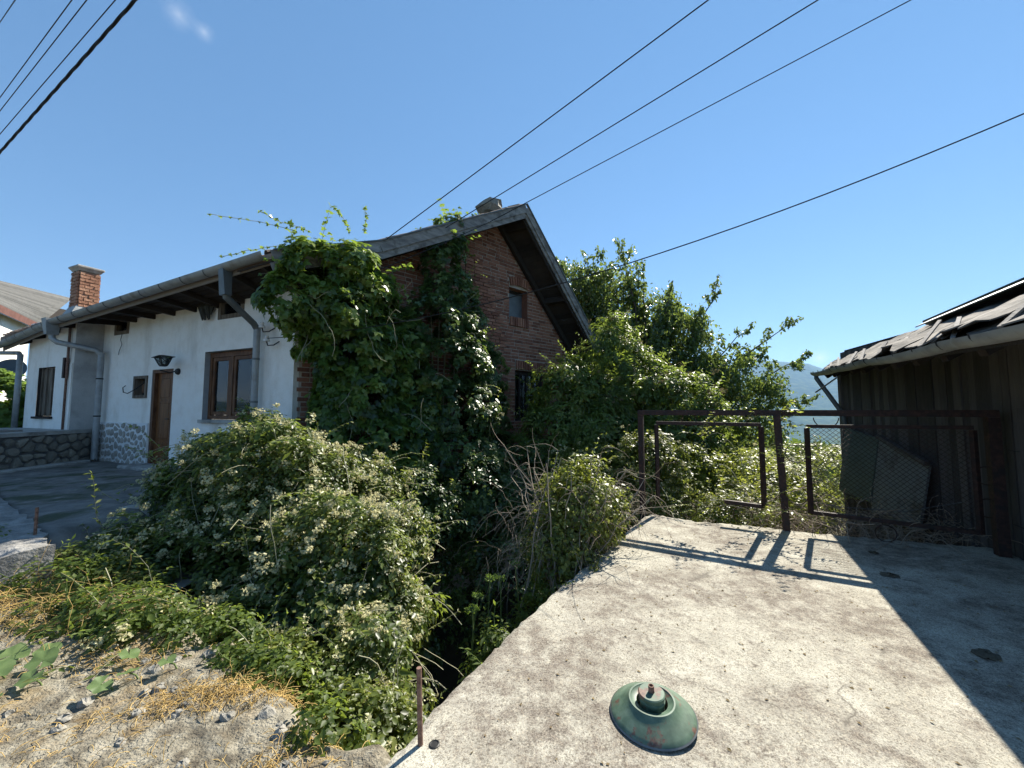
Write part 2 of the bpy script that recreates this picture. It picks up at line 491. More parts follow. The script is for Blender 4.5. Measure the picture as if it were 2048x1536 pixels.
def clumps(blobs, nclump, per, rad, size, T, mat, parent, name='foliage', droop=.35, tilt=.55, lo=.75, hi=1.05, cull=.72, zmin=None, tbias=0.0, keep=None, flat=.7, tfun=None, rough=.0, rs=2.6):
    """leaf clumps on the shell of blobs: each clump a tuft with leaves round its outer side"""
    cp, cn = shell(blobs, nclump, lo, hi, cull, zmin)
    if keep is not None:
        k = keep(cp); cp, cn = cp[k], cn[k]
    if rough:
        b = bumpf(cp, rs)
        cp = cp + cn * (rough * (b - .25))[:, None]
        k = rng.uniform(-.75, .1, len(b)) < b
        cp, cn = cp[k], cn[k]
    nclump = len(cp)
    cr = rng.uniform(.55, 1.3, nclump) * rad
    ct = rng.normal(0, .17, nclump)
    idx = np.repeat(np.arange(nclump), per)
    n = len(idx)
    dd = nrmz(rdir(n) + cn[idx] * .75)
    rr = rng.uniform(.35, 1.0, n) ** .6
    P = cp[idx] + dd * (cr[idx] * rr)[:, None]
    P[:, 2] -= (1 - flat) * 0
    up = np.array([0, 0, 1.0])
    N = nrmz(dd * .6 + cn[idx] * .5 + up * .55 + rdir(n) * tilt)
    D = nrmz(rdir(n) + dd * .5 - up * droop)
    D = nrmz(D - N * np.sum(D * N, axis=1, keepdims=True))
    S = rng.uniform(.45, 1.4, n) * size
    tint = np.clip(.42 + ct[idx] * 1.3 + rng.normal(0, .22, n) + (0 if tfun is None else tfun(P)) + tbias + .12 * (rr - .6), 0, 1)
    return leafobj(name, P, D, N, S, T, mat, parent, tint), cp, cn

def tubes_mesh(polys, name, mat, parent, k=4, kind=None, smooth=True):
    mb = MB()
    for pts, r in polys:
        mb.tube(pts, r, k, cap=False)
    o = mb.build(name, mat, parent, smooth=smooth, fix=False)
    if kind: o['kind'] = kind
    return o

def arc_shoot(p, d, length, droop, steps=7, wob=.12):
    p = np.array(p, float); d = np.array(d, float); d /= np.linalg.norm(d)
    pts = [p.copy()]
    for i in range(steps):
        d = d + rng.normal(0, wob, 3) + np.array([0, 0, -droop / steps])
        d /= np.linalg.norm(d)
        p = p + d * length / steps
        pts.append(p.copy())
    return pts

def shoots(cp, cn, n, length, droop, size, T, mat, parent, stemmat, leafgap=.06, name='shoot_leaves', up=.5, r0=.004, tb=.15, upsel=None):
    """arching shoots standing out of the crown, leaves along them: uneven outline"""
    idx = rng.choice(len(cp), n)
    polys, P, D, N = [], [], [], []
    for i in idx:
        L = rng.uniform(.5, 1.3) * length
        pts = arc_shoot(cp[i], cn[i] + np.array([0, 0, up]) + rng.normal(0, .35, 3), L, droop * rng.uniform(.4, 1.5))
        polys.append((pts, list(np.linspace(r0, r0 * .35, len(pts)))))
        q = np.array(pts)
        m = max(3, int(L / leafgap))
        tt = np.linspace(.15, 1, m) * (len(q) - 1.001)
        a = tt.astype(int); fr = (tt - a)[:, None]
        pos = q[a] * (1 - fr) + q[a + 1] * fr
        tan = nrmz(q[a + 1] - q[a])
        for side in (-1, 1):
            lat = nrmz(np.cross(tan, np.array([0, 0, 1.0])) * side + tan * .5 + rng.normal(0, .25, (m, 3)) + np.array([0, 0, -.15]))
            P.append(pos); D.append(lat); N.append(np.tile([0, 0, 1.0], (m, 1)) + rng.normal(0, .45, (m, 3)))
    P, D, N = map(np.concatenate, (P, D, N))
    n2 = len(P)
    leafobj(name, P, D, N, rng.uniform(.6, 1.2, n2) * size, T, mat, parent, np.clip(.5 + tb + rng.normal(0, .18, n2), 0, 1))
    return tubes_mesh(polys, 'shoot', stemmat, parent, 3, 'stuff')

def blossoms(cp, cn, nclus, per, rad, size, parent, mat, keep=None, name='blossom', lift=.1):
    if keep is not None:
        k = keep(cp, cn); cp, cn = cp[k], cn[k]
    idx = rng.choice(len(cp), nclus)
    c = cp[idx] + cn[idx] * rng.uniform(.3, 1.0, nclus)[:, None] * lift + rng.normal(0, .05, (nclus, 3))
    ix = np.repeat(np.arange(nclus), per)
    cs = rng.uniform(.4, 1.3, nclus)
    P = c[ix] + rdir(len(ix)) * (rng.uniform(0, 1, len(ix)) ** .5 * rad * cs[ix])[:, None] * np.array([1, 1, .75])
    N = nrmz(np.array([0, 0, .8]) + rdir(len(ix)))
    D = rdir(len(ix))
    return leafobj(name, P, D, N, rng.uniform(.6, 1.2, len(ix)) * size, T_FLO, mat, parent, np.clip(rng.normal(.5, .25, len(ix)), 0, 1))

# ------------------------------------------------------------------ house frames
C0 = Vector((-3.63, 6.33, 0))
aF = math.radians(67.0)
dF = Vector((-math.sin(aF), math.cos(aF), 0)); nF = Vector((-math.cos(aF), -math.sin(aF), 0))
aG = math.radians(47.4)
gG = Vector((math.sin(aG), math.cos(aG), 0)); nG = Vector((math.cos(aG), -math.sin(aG), 0))
def F(s, n, z): return C0 + dF * s + nF * n + Vector((0, 0, z))
def G(t, o, z): return C0 + gG * t + nG * o + Vector((0, 0, z))
Z = Vector((0, 0, 1))

# ------------------------------------------------------------------ terrain to the horizon
def sstep(a, b, x):
    t = np.clip((x - a) / (b - a), 0, 1); return t * t * (3 - 2 * t)
def vnoise(x, y, seed=0):
    xi, yi = np.floor(x), np.floor(y)
    fx, fy = x - xi, y - yi
    fx, fy = fx * fx * (3 - 2 * fx), fy * fy * (3 - 2 * fy)
    def h(a, b):
        v = np.sin(a * 127.1 + b * 311.7 + seed * 74.7) * 43758.5453
        return v - np.floor(v)
    return (h(xi, yi) * (1 - fx) + h(xi + 1, yi) * fx) * (1 - fy) + (h(xi, yi + 1) * (1 - fx) + h(xi + 1, yi + 1) * fx) * fy
def fbm(x, y, o=5, seed=0):
    s, a, t = 0, 1, 0
    for i in range(o):
        s = s + a * vnoise(x * 2 ** i, y * 2 ** i, seed + i); t += a; a *= .5
    return s / t
def terrain_h(x, y):
    r = np.hypot(x, y); az = np.degrees(np.arctan2(x, y))
    near = -2.3 + 0 * x
    up = np.maximum(sstep(-4.6, -5.6, x), sstep(1.0, .2, y))
    near = near * (1 - up) - .12 * up
    hill = -sstep(10, 400, r) * 70 - sstep(200, 2600, r) * 260
    bumps = (fbm(x / 900, y / 900, 5, 3) - .5) * 260 * sstep(500, 3000, r)
    ridge = 620 + 330 * np.exp(-((az - 33.5) / 5.0) ** 2) + 240 * (fbm(az / 7.0 + 40, r / 5200, 4, 9) - .5) + 60 * (fbm(az / 1.2, r / 900, 4, 5) - .5)
    mt = sstep(3800, 9000, r) * (ridge + 330) * (1 - .25 * sstep(9000, 11500, r))
    fl = sstep(-20, 5, az) * sstep(120, 80, az)
    fl = .25 + .75 * fl
    spur = 150 * np.exp(-((az - 44) / 6.0) ** 2) * sstep(1500, 3800, r) * sstep(7000, 4200, r)
    return near + (hill + bumps * sstep(20, 400, r)) * fl + mt * fl + spur
nr, na = 170, 400
rr_ = np.concatenate([np.linspace(.4, 14, 34), np.geomspace(15, 12500, nr - 34)])
aa_ = np.linspace(0, 2 * np.pi, na, endpoint=False)
RR, AA = np.meshgrid(rr_, aa_, indexing='ij')
tx, ty = RR * np.sin(AA), RR * np.cos(AA)
tz = terrain_h(tx, ty)
tv = np.stack([tx.ravel(), ty.ravel(), tz.ravel()], 1)
tv = np.vstack([tv, [[0, 0, -.12]]])
i0 = (np.arange(nr - 1)[:, None] * na + np.arange(na)[None, :]); i1 = (np.arange(nr - 1)[:, None] * na + (np.arange(na)[None, :] + 1) % na)
q = np.stack([i0, i0 + na, i1 + na, i1], -1).reshape(-1, 4)
tri = np.concatenate([q[:, [0, 1, 2]], q[:, [0, 2, 3]], np.stack([np.full(na, nr * na), np.arange(na), (np.arange(na) + 1) % na], 1)])

def terrain_mat():
    m = bpy.data.materials.new('hillside')
    n, l, out = nodes_of(m)
    geo = n.new('ShaderNodeNewGeometry')
    nz = n.new('ShaderNodeTexNoise'); nz.inputs['Scale'].default_value = .012; nz.inputs['Detail'].default_value = 10; nz.inputs['Roughness'].default_value = .7
    l.new(geo.outputs['Position'], nz.inputs['Vector'])
    rp = ramp(n, [(.018, .036, .012), (.035, .060, .018), (.07, .10, .03), (.14, .15, .06)], [.3, .47, .58, .72])
    l.new(nz.outputs['Fac'], rp.inputs[0])
    n2 = n.new('ShaderNodeTexNoise'); n2.inputs['Scale'].default_value = 1.5; n2.inputs['Detail'].default_value = 8
    l.new(geo.outputs['Position'], n2.inputs['Vector'])
    r2 = ramp(n, [(.045, .038, .026), (.09, .075, .05)], [.35, .65])
    l.new(n2.outputs['Fac'], r2.inputs[0])
    ln = n.new('ShaderNodeVectorMath'); ln.operation = 'LENGTH'
    l.new(geo.outputs['Position'], ln.inputs[0])
    mr = n.new('ShaderNodeMapRange'); mr.inputs[1].default_value = 14; mr.inputs[2].default_value = 40
    l.new(ln.outputs['Value'], mr.inputs[0])
    mix = n.new('ShaderNodeMix'); mix.data_type = 'RGBA'
    l.new(mr.outputs[0], mix.inputs['Factor']); l.new(r2.outputs[0], mix.inputs[6]); l.new(rp.outputs[0], mix.inputs[7])
    b = n.new('ShaderNodeBsdfPrincipled'); b.inputs['Roughness'].default_value = 1; b.inputs['Specular IOR Level'].default_value = .05
    l.new(mix.outputs[2], b.inputs['Base Color'])
    l.new(b.outputs[0], out.inputs[0])
    return m
tag(np_mesh('terrain', tv, tri, terrain_mat(), smooth=True), kind='structure')

# ------------------------------------------------------------------ concrete slab we stand on
def slab_mat():
    m = bpy.data.materials.new('slab_concrete')
    n, l, out = nodes_of(m)
    geo = n.new('ShaderNodeNewGeometry')
    def noise(sc, det=8, ro=.6, off=0):
        mp = n.new('ShaderNodeMapping'); mp.inputs['Location'].default_value = (off, off * .7, 0)
        l.new(geo.outputs['Position'], mp.inputs[0])
        z = n.new('ShaderNodeTexNoise'); z.inputs['Scale'].default_value = sc; z.inputs['Detail'].default_value = det; z.inputs['Roughness'].default_value = ro
        l.new(mp.outputs[0], z.inputs['Vector']); return z.outputs['Fac']
    def mixc(f, a, bcol):
        x = n.new('ShaderNodeMix'); x.data_type = 'RGBA'
        l.new(f, x.inputs['Factor'])
        if isinstance(a, tuple): x.inputs[6].default_value = (*a, 1)
        else: l.new(a, x.inputs[6])
        if isinstance(bcol, tuple): x.inputs[7].default_value = (*bcol, 1)
        else: l.new(bcol, x.inputs[7])
        return x.outputs[2]
    def step(f, lo, hi):
        r = ramp(n, [(0, 0, 0), (1, 1, 1)], [lo, hi]); l.new(f, r.inputs[0]); return r.outputs[0]
    def mul(a, b):
        x = n.new('ShaderNodeMath'); x.operation = 'MULTIPLY'; l.new(a, x.inputs[0]); l.new(b, x.inputs[1]); return x.outputs[0]
    r0 = ramp(n, [(.32, .30, .25), (.43, .408, .342), (.51, .488, .415)], [.3, .5, .7]); l.new(noise(3.0, 8), r0.inputs[0])
    speck = step(noise(120, 4, .75), .46, .60)
    speck2 = step(noise(170, 4, .75, 7), .51, .60)
    stain = step(noise(.95, 10, .70, 3.3), .46, .56)
    stain2 = step(noise(2.2, 10, .72, 13), .50, .60)
    c = mixc(mul(speck2, step(noise(5, 5, .6, 21), .25, .5)), r0.outputs[0], (.15, .125, .095))
    dk = mixc(speck, (.075, .056, .048), (.26, .22, .175))
    sa = n.new('ShaderNodeMath'); sa.operation = 'MAXIMUM'; l.new(mul(stain, step(noise(8, 8, .75, 2), .36, .56)), sa.inputs[0]); l.new(mul(stain2, step(noise(16, 7, .75, 4), .40, .58)), sa.inputs[1])
    sm = n.new('ShaderNodeMath'); sm.operation = 'MULTIPLY'; sm.inputs[1].default_value = .80; l.new(sa.outputs[0], sm.inputs[0])
    c = mixc(sm.outputs[0], c, dk)
    vo = n.new('ShaderNodeTexVoronoi'); vo.inputs['Scale'].default_value = 105
    l.new(geo.outputs['Position'], vo.inputs['Vector'])
    bw = n.new('ShaderNodeRGBToBW'); l.new(vo.outputs['Color'], bw.inputs[0])
    rv = ramp(n, [(.42, .40, .37), (1, 1, 1), (1.0, 1.0, .98), (1.32, 1.28, 1.2)], [.22, .38, .66, .85]); l.new(bw.outputs[0], rv.inputs[0])
    ag = n.new('ShaderNodeMix'); ag.data_type = 'RGBA'; ag.blend_type = 'MULTIPLY'; ag.inputs['Factor'].default_value = .6
    l.new(c, ag.inputs[6]); l.new(rv.outputs[0], ag.inputs[7]); c = ag.outputs[2]
    # hairline cracks
    wv = n.new('ShaderNodeVectorMath'); wv.operation = 'MULTIPLY_ADD'; wv.inputs[1].default_value = (.5, .5, 0)
    wnz_ = n.new('ShaderNodeTexNoise'); wnz_.inputs['Scale'].default_value = 3; wnz_.inputs['Detail'].default_value = 6
    l.new(geo.outputs['Position'], wnz_.inputs['Vector']); l.new(wnz_.outputs['Color'], wv.inputs[0]); l.new(geo.outputs['Position'], wv.inputs[2])
    vc = n.new('ShaderNodeTexVoronoi'); vc.feature = 'DISTANCE_TO_EDGE'; vc.inputs['Scale'].default_value = .62
    l.new(wv.outputs[0], vc.inputs['Vector'])
    ck = ramp(n, [(1, 1, 1), (0, 0, 0)], [.0, .006]); l.new(vc.outputs['Distance'], ck.inputs[0])
    c = mixc(mul(ck.outputs[0], step(noise(1.7, 4, .6, 31), .50, .62)), c, (.13, .115, .095))
    b = n.new('ShaderNodeBsdfPrincipled'); b.inputs['Roughness'].default_value = .92; b.inputs['Specular IOR Level'].default_value = .2
    l.new(c, b.inputs['Base Color'])
    bp = n.new('ShaderNodeBump'); bp.inputs['Strength'].default_value = .6; bp.inputs['Distance'].default_value = .004
    l.new(noise(110, 4, .7), bp.inputs['Height'])
    bp2 = n.new('ShaderNodeBump'); bp2.inputs['Strength'].default_value = .5; bp2.inputs['Distance'].default_value = .02
    l.new(noise(7, 6, .6, 5), bp2.inputs['Height']); l.new(bp.outputs[0], bp2.inputs['Normal'])
    l.new(bp2.outputs[0], b.inputs['Normal'])
    l.new(b.outputs[0], out.inputs[0])
    return m
M['slab'] = slab_mat()
slab_pts = [(-2.2, -3.0), (-1.15, .75), (-.59, 1.83), (-.45, 2.10), (-.26, 2.46), (-.05, 2.82), (.23, 3.28), (.49, 3.69), (.97, 4.37), (1.45, 5.1), (1.95, 5.85), (2.15, 6.08),
            (2.68, 5.66), (3.35, 5.50), (3.9, 5.17), (4.47, 4.97), (5.12, 4.75), (5.62, 4.62), (5.25, 3.4), (4.2, 0.2), (3.6, -3.0)]
def smooth_edge(pts, step=.045, amp=.005, closed=True):
    out = []
    n = len(pts)
    for i in range(n):
        a, b = np.array(pts[i]), np.array(pts[(i + 1) % n])
        L = np.linalg.norm(b - a); k = max(1, int(L / step))
        nn = np.array([-(b - a)[1], (b - a)[0]]) / L
        for j in range(k):
            p = a + (b - a) * j / k
            out.append(p + nn * (rng.normal(0, amp) if j else 0) + nn * amp * 3 * math.sin(p[0] * 5 + p[1] * 7) * (1 if j else 0) * .6)
    return out
SLAB_E = smooth_edge(slab_pts)
bm = bmesh.new()
topv = [bm.verts.new((p[0], p[1], rng.normal(-.004, .004))) for p in SLAB_E]
cx, cy = 1.6, 2.2
inr = [bm.verts.new((p[0] + (cx - p[0]) * .02, p[1] + (cy - p[1]) * .02, 0.0)) for p in SLAB_E]
botv = [bm.verts.new((p[0] + rng.normal(0, .012), p[1] + rng.normal(0, .012), -.28)) for p in SLAB_E]
for v, p in zip(topv, SLAB_E):
    v.co.z = -.012 + rng.normal(0, .005)
k = len(SLAB_E)
bm.faces.new(inr)
for i in range(k):
    j = (i + 1) % k
    bm.faces.new((inr[j], inr[i], topv[i], topv[j]))
    bm.faces.new((topv[j], topv[i], botv[i], botv[j]))
bmesh.ops.triangulate(bm, faces=[f for f in bm.faces if len(f.verts) > 4])
bmesh.ops.recalc_face_normals(bm, faces=bm.faces)
me = bpy.data.meshes.new('concrete_slab'); bm.to_mesh(me); bm.free(); me.materials.append(M['slab'])
slab = bpy.data.objects.new('concrete_slab', me); COL.objects.link(slab); tag(slab, kind='structure')
# wall of the storey under the slab, along the pit
mb = MB()
edge = [(-1.25, .75), (-.69, 1.86), (-.15, 2.83), (.39, 3.72), (.87, 4.40), (1.85, 5.9), (2.1, 6.15)]
for a, b in zip(edge[:-1], edge[1:]):
    mb.hexa([(a[0] + .12, a[1], -2.6), (b[0] + .12, b[1], -2.6), (b[0] + .45, b[1] - .25, -2.6), (a[0] + .45, a[1] - .25, -2.6),
             (a[0] + .12, a[1], -.285), (b[0] + .12, b[1], -.285), (b[0] + .45, b[1] - .25, -.285), (a[0] + .45, a[1] - .25, -.285)])
tag(mb.build('slab_basement_wall', M['concrete']), kind='structure')

# ------------------------------------------------------------------ dirt bank (lower left) with broken paving
def bank_h(x, y):
    # edge beyond which the bank drops into the pit
    e = (y - 1.90) + (x + .75) * .60          # >0 is past the edge (edge from (-.75,1.9) up to the left)
    base = -.03 + .10 * sstep(-1.5, -3.5, x) + .18 * sstep(-3.2, -5.5, x) + .10 * sstep(2.0, 3.6, y) * sstep(-2.0, -3.5, x)
    rough = (fbm(x * 1.6, y * 1.6, 4, 2) - .5) * .07 + (fbm(x * 14, y * 14, 3, 6) - .5) * .022
    # plates of broken paving with cracks
    cx_, cy_ = x * .9 + y * .45, y * .95 - x * .4
    wx, wy = cx_ * 1.1 + (fbm(x * 1.4, y * 1.4, 3, 8) - .5) * 1.2, cy_ * 1.3 + (fbm(x * 1.4, y * 1.4, 3, 18) - .5) * 1.2
    px_, py_ = wx - np.floor(wx), wy - np.floor(wy)
    cr = np.minimum(np.minimum(px_, 1 - px_), np.minimum(py_, 1 - py_))
    crack = -.020 * sstep(.035, .0, cr)
    plate = (vnoise(np.floor(wx) + .5, np.floor(wy) + .5, 4) - .5) * .02
    drop = sstep(-.05, 1.0, e + (fbm(x * 3, y * 3, 3, 12) - .5) * .5) * 1.9
    return base + rough + crack + plate - drop
gx = np.concatenate([np.linspace(-9.5, -4.2, 54)[:-1], np.linspace(-4.2, -.42, 170)])
gy = np.concatenate([np.linspace(-3, 1.0, 30)[:-1], np.linspace(1.0, 4.3, 150)])
GX, GY = np.meshgrid(gx, gy, indexing='ij')
# keep the sheet from coming up through the slab
lim = np.interp(GY, [-3, .75, 1.83, 2.46, 3.3, 4.4], [-2.2, -1.15, -.59, -.26, .25, 1.0])
GXc = np.minimum(GX, lim - .01)
GZ = bank_h(GXc, GY)
bv = np.stack([GXc.ravel(), GY.ravel(), GZ.ravel()], 1)
nx_, ny_ = len(gx), len(gy)
qi = (np.arange(nx_ - 1)[:, None] * ny_ + np.arange(ny_ - 1)[None, :])
bq = np.stack([qi, qi + ny_, qi + ny_ + 1, qi + 1], -1).reshape(-1, 4)
M['bank'] = surf('bank_broken_paving', [(.09, .075, .055), (.165, .145, .108), (.26, .235, .18), (.345, .315, .25)], 12, .95, 1.0, 80, detail=14, dirt=(.25, .175, .085), dscale=2.2, dlo=.50, dhi=.66, pos=[.33, .45, .55, .68])
tag(np_mesh('dirt_bank', bv, bq, M['bank'], smooth=True), kind='structure')

# ------------------------------------------------------------------ courtyard
M['yard'] = surf('courtyard_paving', [(.10, .095, .085), (.17, .16, .145), (.25, .235, .21)], 4, .9, .6, 18, dirt=(.06, .07, .04), dscale=1.5, dlo=.5, dhi=.62)
yx = np.linspace(-12.5, -3.0, 110); yy = np.linspace(2.9, 9.6, 80)
YX, YY = np.meshgrid(yx, yy, indexing='ij')
YZ = .47 + (fbm(YX * 1.5, YY * 1.5, 4, 31) - .5) * .06 + (fbm(YX * 7, YY * 7, 3, 32) - .5) * .03
front = (YY - 3.85) + (YX + 4.67) * .6      # cut diagonally along the retaining wall
YZ = YZ - sstep(.0, -.12, front) * .25 - sstep(-.12, -1.2, front) * .9 - sstep(-4.35, -3.9, YX) * .5
yv = np.stack([YX.ravel(), YY.ravel(), YZ.ravel()], 1)
qi = (np.arange(109)[:, None] * 80 + np.arange(79)[None, :])
tag(np_mesh('courtyard', yv, np.stack([qi, qi + 80, qi + 81, qi + 1], -1).reshape(-1, 4), M['yard'], smooth=True), kind='structure')

# ------------------------------------------------------------------ house
def wall_mesh(fr, brk, z0, topf, holes, depth, nfront=0.0, thick=.0, zsub=None):
    """front face of a wall as strips between breakpoints, with rectangular holes (a0,a1,z0,z1) and their reveals"""
    mb = MB()
    bs = set(brk)
    for h in holes: bs |= {h[0], h[1]}
    bs = sorted(bs)
    for a, b in zip(bs[:-1], bs[1:]):
        hs = sorted([(h[2], h[3]) for h in holes if h[0] <= a + 1e-6 and h[1] >= b - 1e-6])
        z = z0
        for (ha, hb) in hs:
            mb.add([fr(a, nfront, z), fr(b, nfront, z), fr(b, nfront, ha), fr(a, nfront, ha)], [(0, 1, 2, 3)]); z = hb
        mb.add([fr(a, nfront, z), fr(b, nfront, z), fr(b, nfront, topf(b)), fr(a, nfront, topf(a))], [(0, 1, 2, 3)])
        mb.add([fr(a, nfront - .35, z0), fr(b, nfront - .35, z0), fr(b, nfront - .35, z0 + .01), fr(a, nfront - .35, z0 + .01)], [(0, 1, 2, 3)])
    return mb
def reveals(fr, holes, depth, nfront=0.0):
    mb = MB()
    for (a, b, z0, z1) in holes:
        n0, n1 = nfront - .001, nfront - depth
        mb.add([fr(a, n0, z0), fr(a, n0, z1), fr(a, n1, z1), fr(a, n1, z0)], [(0, 1, 2, 3)])
        mb.add([fr(b, n0, z0), fr(b, n0, z1), fr(b, n1, z1), fr(b, n1, z0)], [(0, 1, 2, 3)])
        mb.add([fr(a, n0, z0), fr(b, n0, z0), fr(b, n1, z0), fr(a, n1, z0)], [(0, 1, 2, 3)])
        mb.add([fr(a, n0, z1), fr(b, n0, z1), fr(b, n1, z1), fr(a, n1, z1)], [(0, 1, 2, 3)])
    return mb

def voronoi(w, h, nx, ny, gap, seed, jit=.42):
    r = random.Random(seed)
    pts = [((i + .5 + r.uniform(-jit, jit) + (.5 if j % 2 else 0)) * w / nx, (j + .5 + r.uniform(-jit, jit)) * h / ny) for i in range(-1, nx + 1) for j in range(-1, ny + 1)]
    out = []
    for i, p in enumerate(pts):
        if not (0 <= p[0] <= w and 0 <= p[1] <= h): continue
        poly = [(0, 0), (w, 0), (w, h), (0, h)]
        for j, q in enumerate(pts):
            if i == j or abs(q[0] - p[0]) > 4 * w / nx or abs(q[1] - p[1]) > 4 * h / ny: continue
            dx, dy = q[0] - p[0], q[1] - p[1]
            L = math.hypot(dx, dy)
            g = gap * r.uniform(.6, 1.5)
            mx, my = (p[0] + q[0]) / 2 - dx / L * g, (p[1] + q[1]) / 2 - dy / L * g
            new = []
            for a in range(len(poly)):
                A, B = poly[a], poly[(a + 1) % len(poly)]
                da = (A[0] - mx) * dx + (A[1] - my) * dy; db = (B[0] - mx) * dx + (B[1] - my) * dy
                if da <= 0: new.append(A)
                if da * db < 0:
                    t = da / (da - db); new.append((A[0] + (B[0] - A[0]) * t, A[1] + (B[1] - A[1]) * t))
            poly = new
            if len(poly) < 3: break
        if len(poly) >= 3:
            # round the corners once
            rp = []
            for a in range(len(poly)):
                A, B = poly[a], poly[(a + 1) % len(poly)]
                for t in (.22, .78): rp.append((A[0] + (B[0] - A[0]) * t, A[1] + (B[1] - A[1]) * t))
            out.append(rp)
    return out
def stone_piece(fr, poly, u0, z0, n0, proud, name, mat, parent):
    cu = sum(p[0] for p in poly) / len(poly); cz = sum(p[1] for p in poly) / len(poly)
    mb = MB()
    k = len(poly)
    ctr = fr(u0 + cu, n0 + proud * 1.15, z0 + cz)
    ring0 = [fr(u0 + p[0], n0 - .01, z0 + p[1]) for p in poly]
    ring1 = [fr(u0 + cu + (p[0] - cu) * .90, n0 + proud * rnd.uniform(.8, 1.1), z0 + cz + (p[1] - cz) * .90) for p in poly]
    mb.add(ring0 + ring1 + [ctr], [(i, (i + 1) % k, k + (i + 1) % k, k + i) for i in range(k)] + [(k + i, k + (i + 1) % k, 2 * k) for i in range(k)])
    return mb.build(name, mat, parent)

house = empty('village_house', G(0, 0, .3), 'low white plastered house with ivy hung red brick gable', 'house')

FH = [(1.02, 2.41, 1.42, 2.70), (3.42, 4.18, .45, 2.43), (4.33, 4.85, 1.85, 2.32), (1.31, 2.06, 3.29, 3.69), (5.21, 5.82, 3.28, 3.66)]
fw = wall_mesh(F, [0.0, 6.29], .1, lambda s: 3.80, FH, .3).build('facade_wall', M['plaster'], house)
reveals(F, [FH[0]], .17).build('window_reveal', M['reveal'], house)
for h_ in FH[1:]: reveals(F, [h_], .14).build('opening_reveal', M['reveal'], house)
# white plaster edge at the gable corner
MB().box(F, -.03, 0.0, -.10, .004, -.4, 3.72).build('corner_plaster_edge', M['plaster'], house)

# projecting bay at the left end
MB().add([F(6.29, .0, .3), F(6.29, .45, .3), F(6.29, .45, 3.75), F(6.29, 0, 3.75)], [(0, 1, 2, 3)]).build('bay_side_wall', M['plaster2'], house)  # shaded face, its shade painted in as grey plaster
LH = [(7.17, 8.02, 1.45, 2.59)]
wall_mesh(F, [6.29, 8.65], .9, lambda s: 3.70, LH, .2, nfront=.45).build('bay_wall', M['plaster'], house)
reveals(F, LH, .12, .45).build('bay_window_reveal', M['darkwood'], house)
w = MB().box(F, 7.19, 8.0, .34, .37, 1.47, 2.57).build('bay_window', M['greywood'], house)
for a in (7.17, 7.44, 7.73, 7.97): MB().box(F, a, a + .05, .37, .40, 1.47, 2.57).build('shutter_batten', M['greywood'], w)
MB().box(F, 7.12, 8.08, .44, .50, 1.40, 1.45).build('bay_sill', M['darkwood'], house)
MB().add([F(8.65, .45, .9), F(8.65, -3, .9), F(8.65, -3, 3.7), F(8.65, .45, 3.7)], [(0, 1, 2, 3)]).build('bay_end_wall', M['plaster'], house)
MB().tube([F(6.47, .49, 1.1), F(6.47, .49, 3.6)], .022, 8).build('rusty_pipe', M['rustrod'], house, True)
MB().box(F, 6.50, 6.58, .46, .53, 2.3, 2.75).build('pipe_box', M['rust'], house)
MB().box(F, 6.30, 6.40, .452, .475, 1.15, 2.62).build('corner_batten', M['plaster'], house)

# plinth of irregular stones beside the door
pl = MB().box(F, 4.19, 6.285, .002, .022, .36, 1.33).build('plinth', M['whitejoint'], house)
for p in voronoi(2.06, .92, 13, 6, .021, 5):
    stone_piece(F, p, 4.205, .39, .022, .017, 'plinth_stone', M['stone2'], pl)

# door
dr = MB().box(F, 3.50, 4.10, -.12, -.075, .47, 2.38).build('door', M['doorwood'], house)
for a in (3.43, 4.10): MB().box(F, a, a + .07, -.13, -.01, .45, 2.43).build('door_frame', M['frame_wood'], dr)
MB().box(F, 3.50, 4.10, -.13, -.01, 2.36, 2.43).build('door_frame', M['frame_wood'], dr)
for (z0, z1) in ((1.86, 2.24), (1.02, 1.74), (.58, .92)):
    MB().box(F, 3.64, 3.96, -.076, -.060, z0, z1).build('door_panel', M['doorwood'], dr, bevel=.012)
    for (a0, a1, b0, b1) in ((3.60, 3.63, z0 - .03, z1 + .03), (3.97, 4.0, z0 - .03, z1 + .03), (3.63, 3.97, z1 + .005, z1 + .03), (3.63, 3.97, z0 - .03, z0 - .005)):
        MB().box(F, a0, a1, -.076, -.064, b0, b1).build('door_moulding', M['doorwood'], dr)
MB().tube([F(3.57, -.06, 1.42), F(3.57, -.02, 1.42), F(3.66, -.02, 1.42)], .010, 6).build('door_handle', M['black'], dr)
MB().box(F, 3.2, 4.3, .0, .42, .30, .52).build('door_step', M['concrete'], house, bevel=.02)

# main window
wf = MB()
for (a0, a1, b0, b1) in ((1.03, 1.10, 1.43, 2.69), (2.33, 2.40, 1.43, 2.69), (1.10, 2.33, 2.60, 2.69), (1.10, 2.33, 1.43, 1.50), (1.70, 1.78, 1.50, 2.60)):
    wf.box(F, a0, a1, -.17, -.09, b0, b1)
win = wf.build('window', M['frame_wood'], house)
for (a0, a1) in ((1.11, 1.69), (1.79, 2.32)):
    s = MB()
    for (p, q_, r, t) in ((a0, a0 + .06, 1.51, 2.59), (a1 - .06, a1, 1.51, 2.59), (a0 + .06, a1 - .06, 2.53, 2.59), (a0 + .06, a1 - .06, 1.51, 1.57)):
        s.box(F, p, q_, -.145, -.10, r, t)
    s.build('casement', M['frame_wood'], win)
    MB().box(F, a0 + .055, a1 - .055, -.128, -.122, 1.56, 2.54).build('pane', M['glass'], win)
MB().box(F, .98, 2.45, -.02, .05, 1.36, 1.42).build('window_sill', M['concrete'], house)
cu = MB()
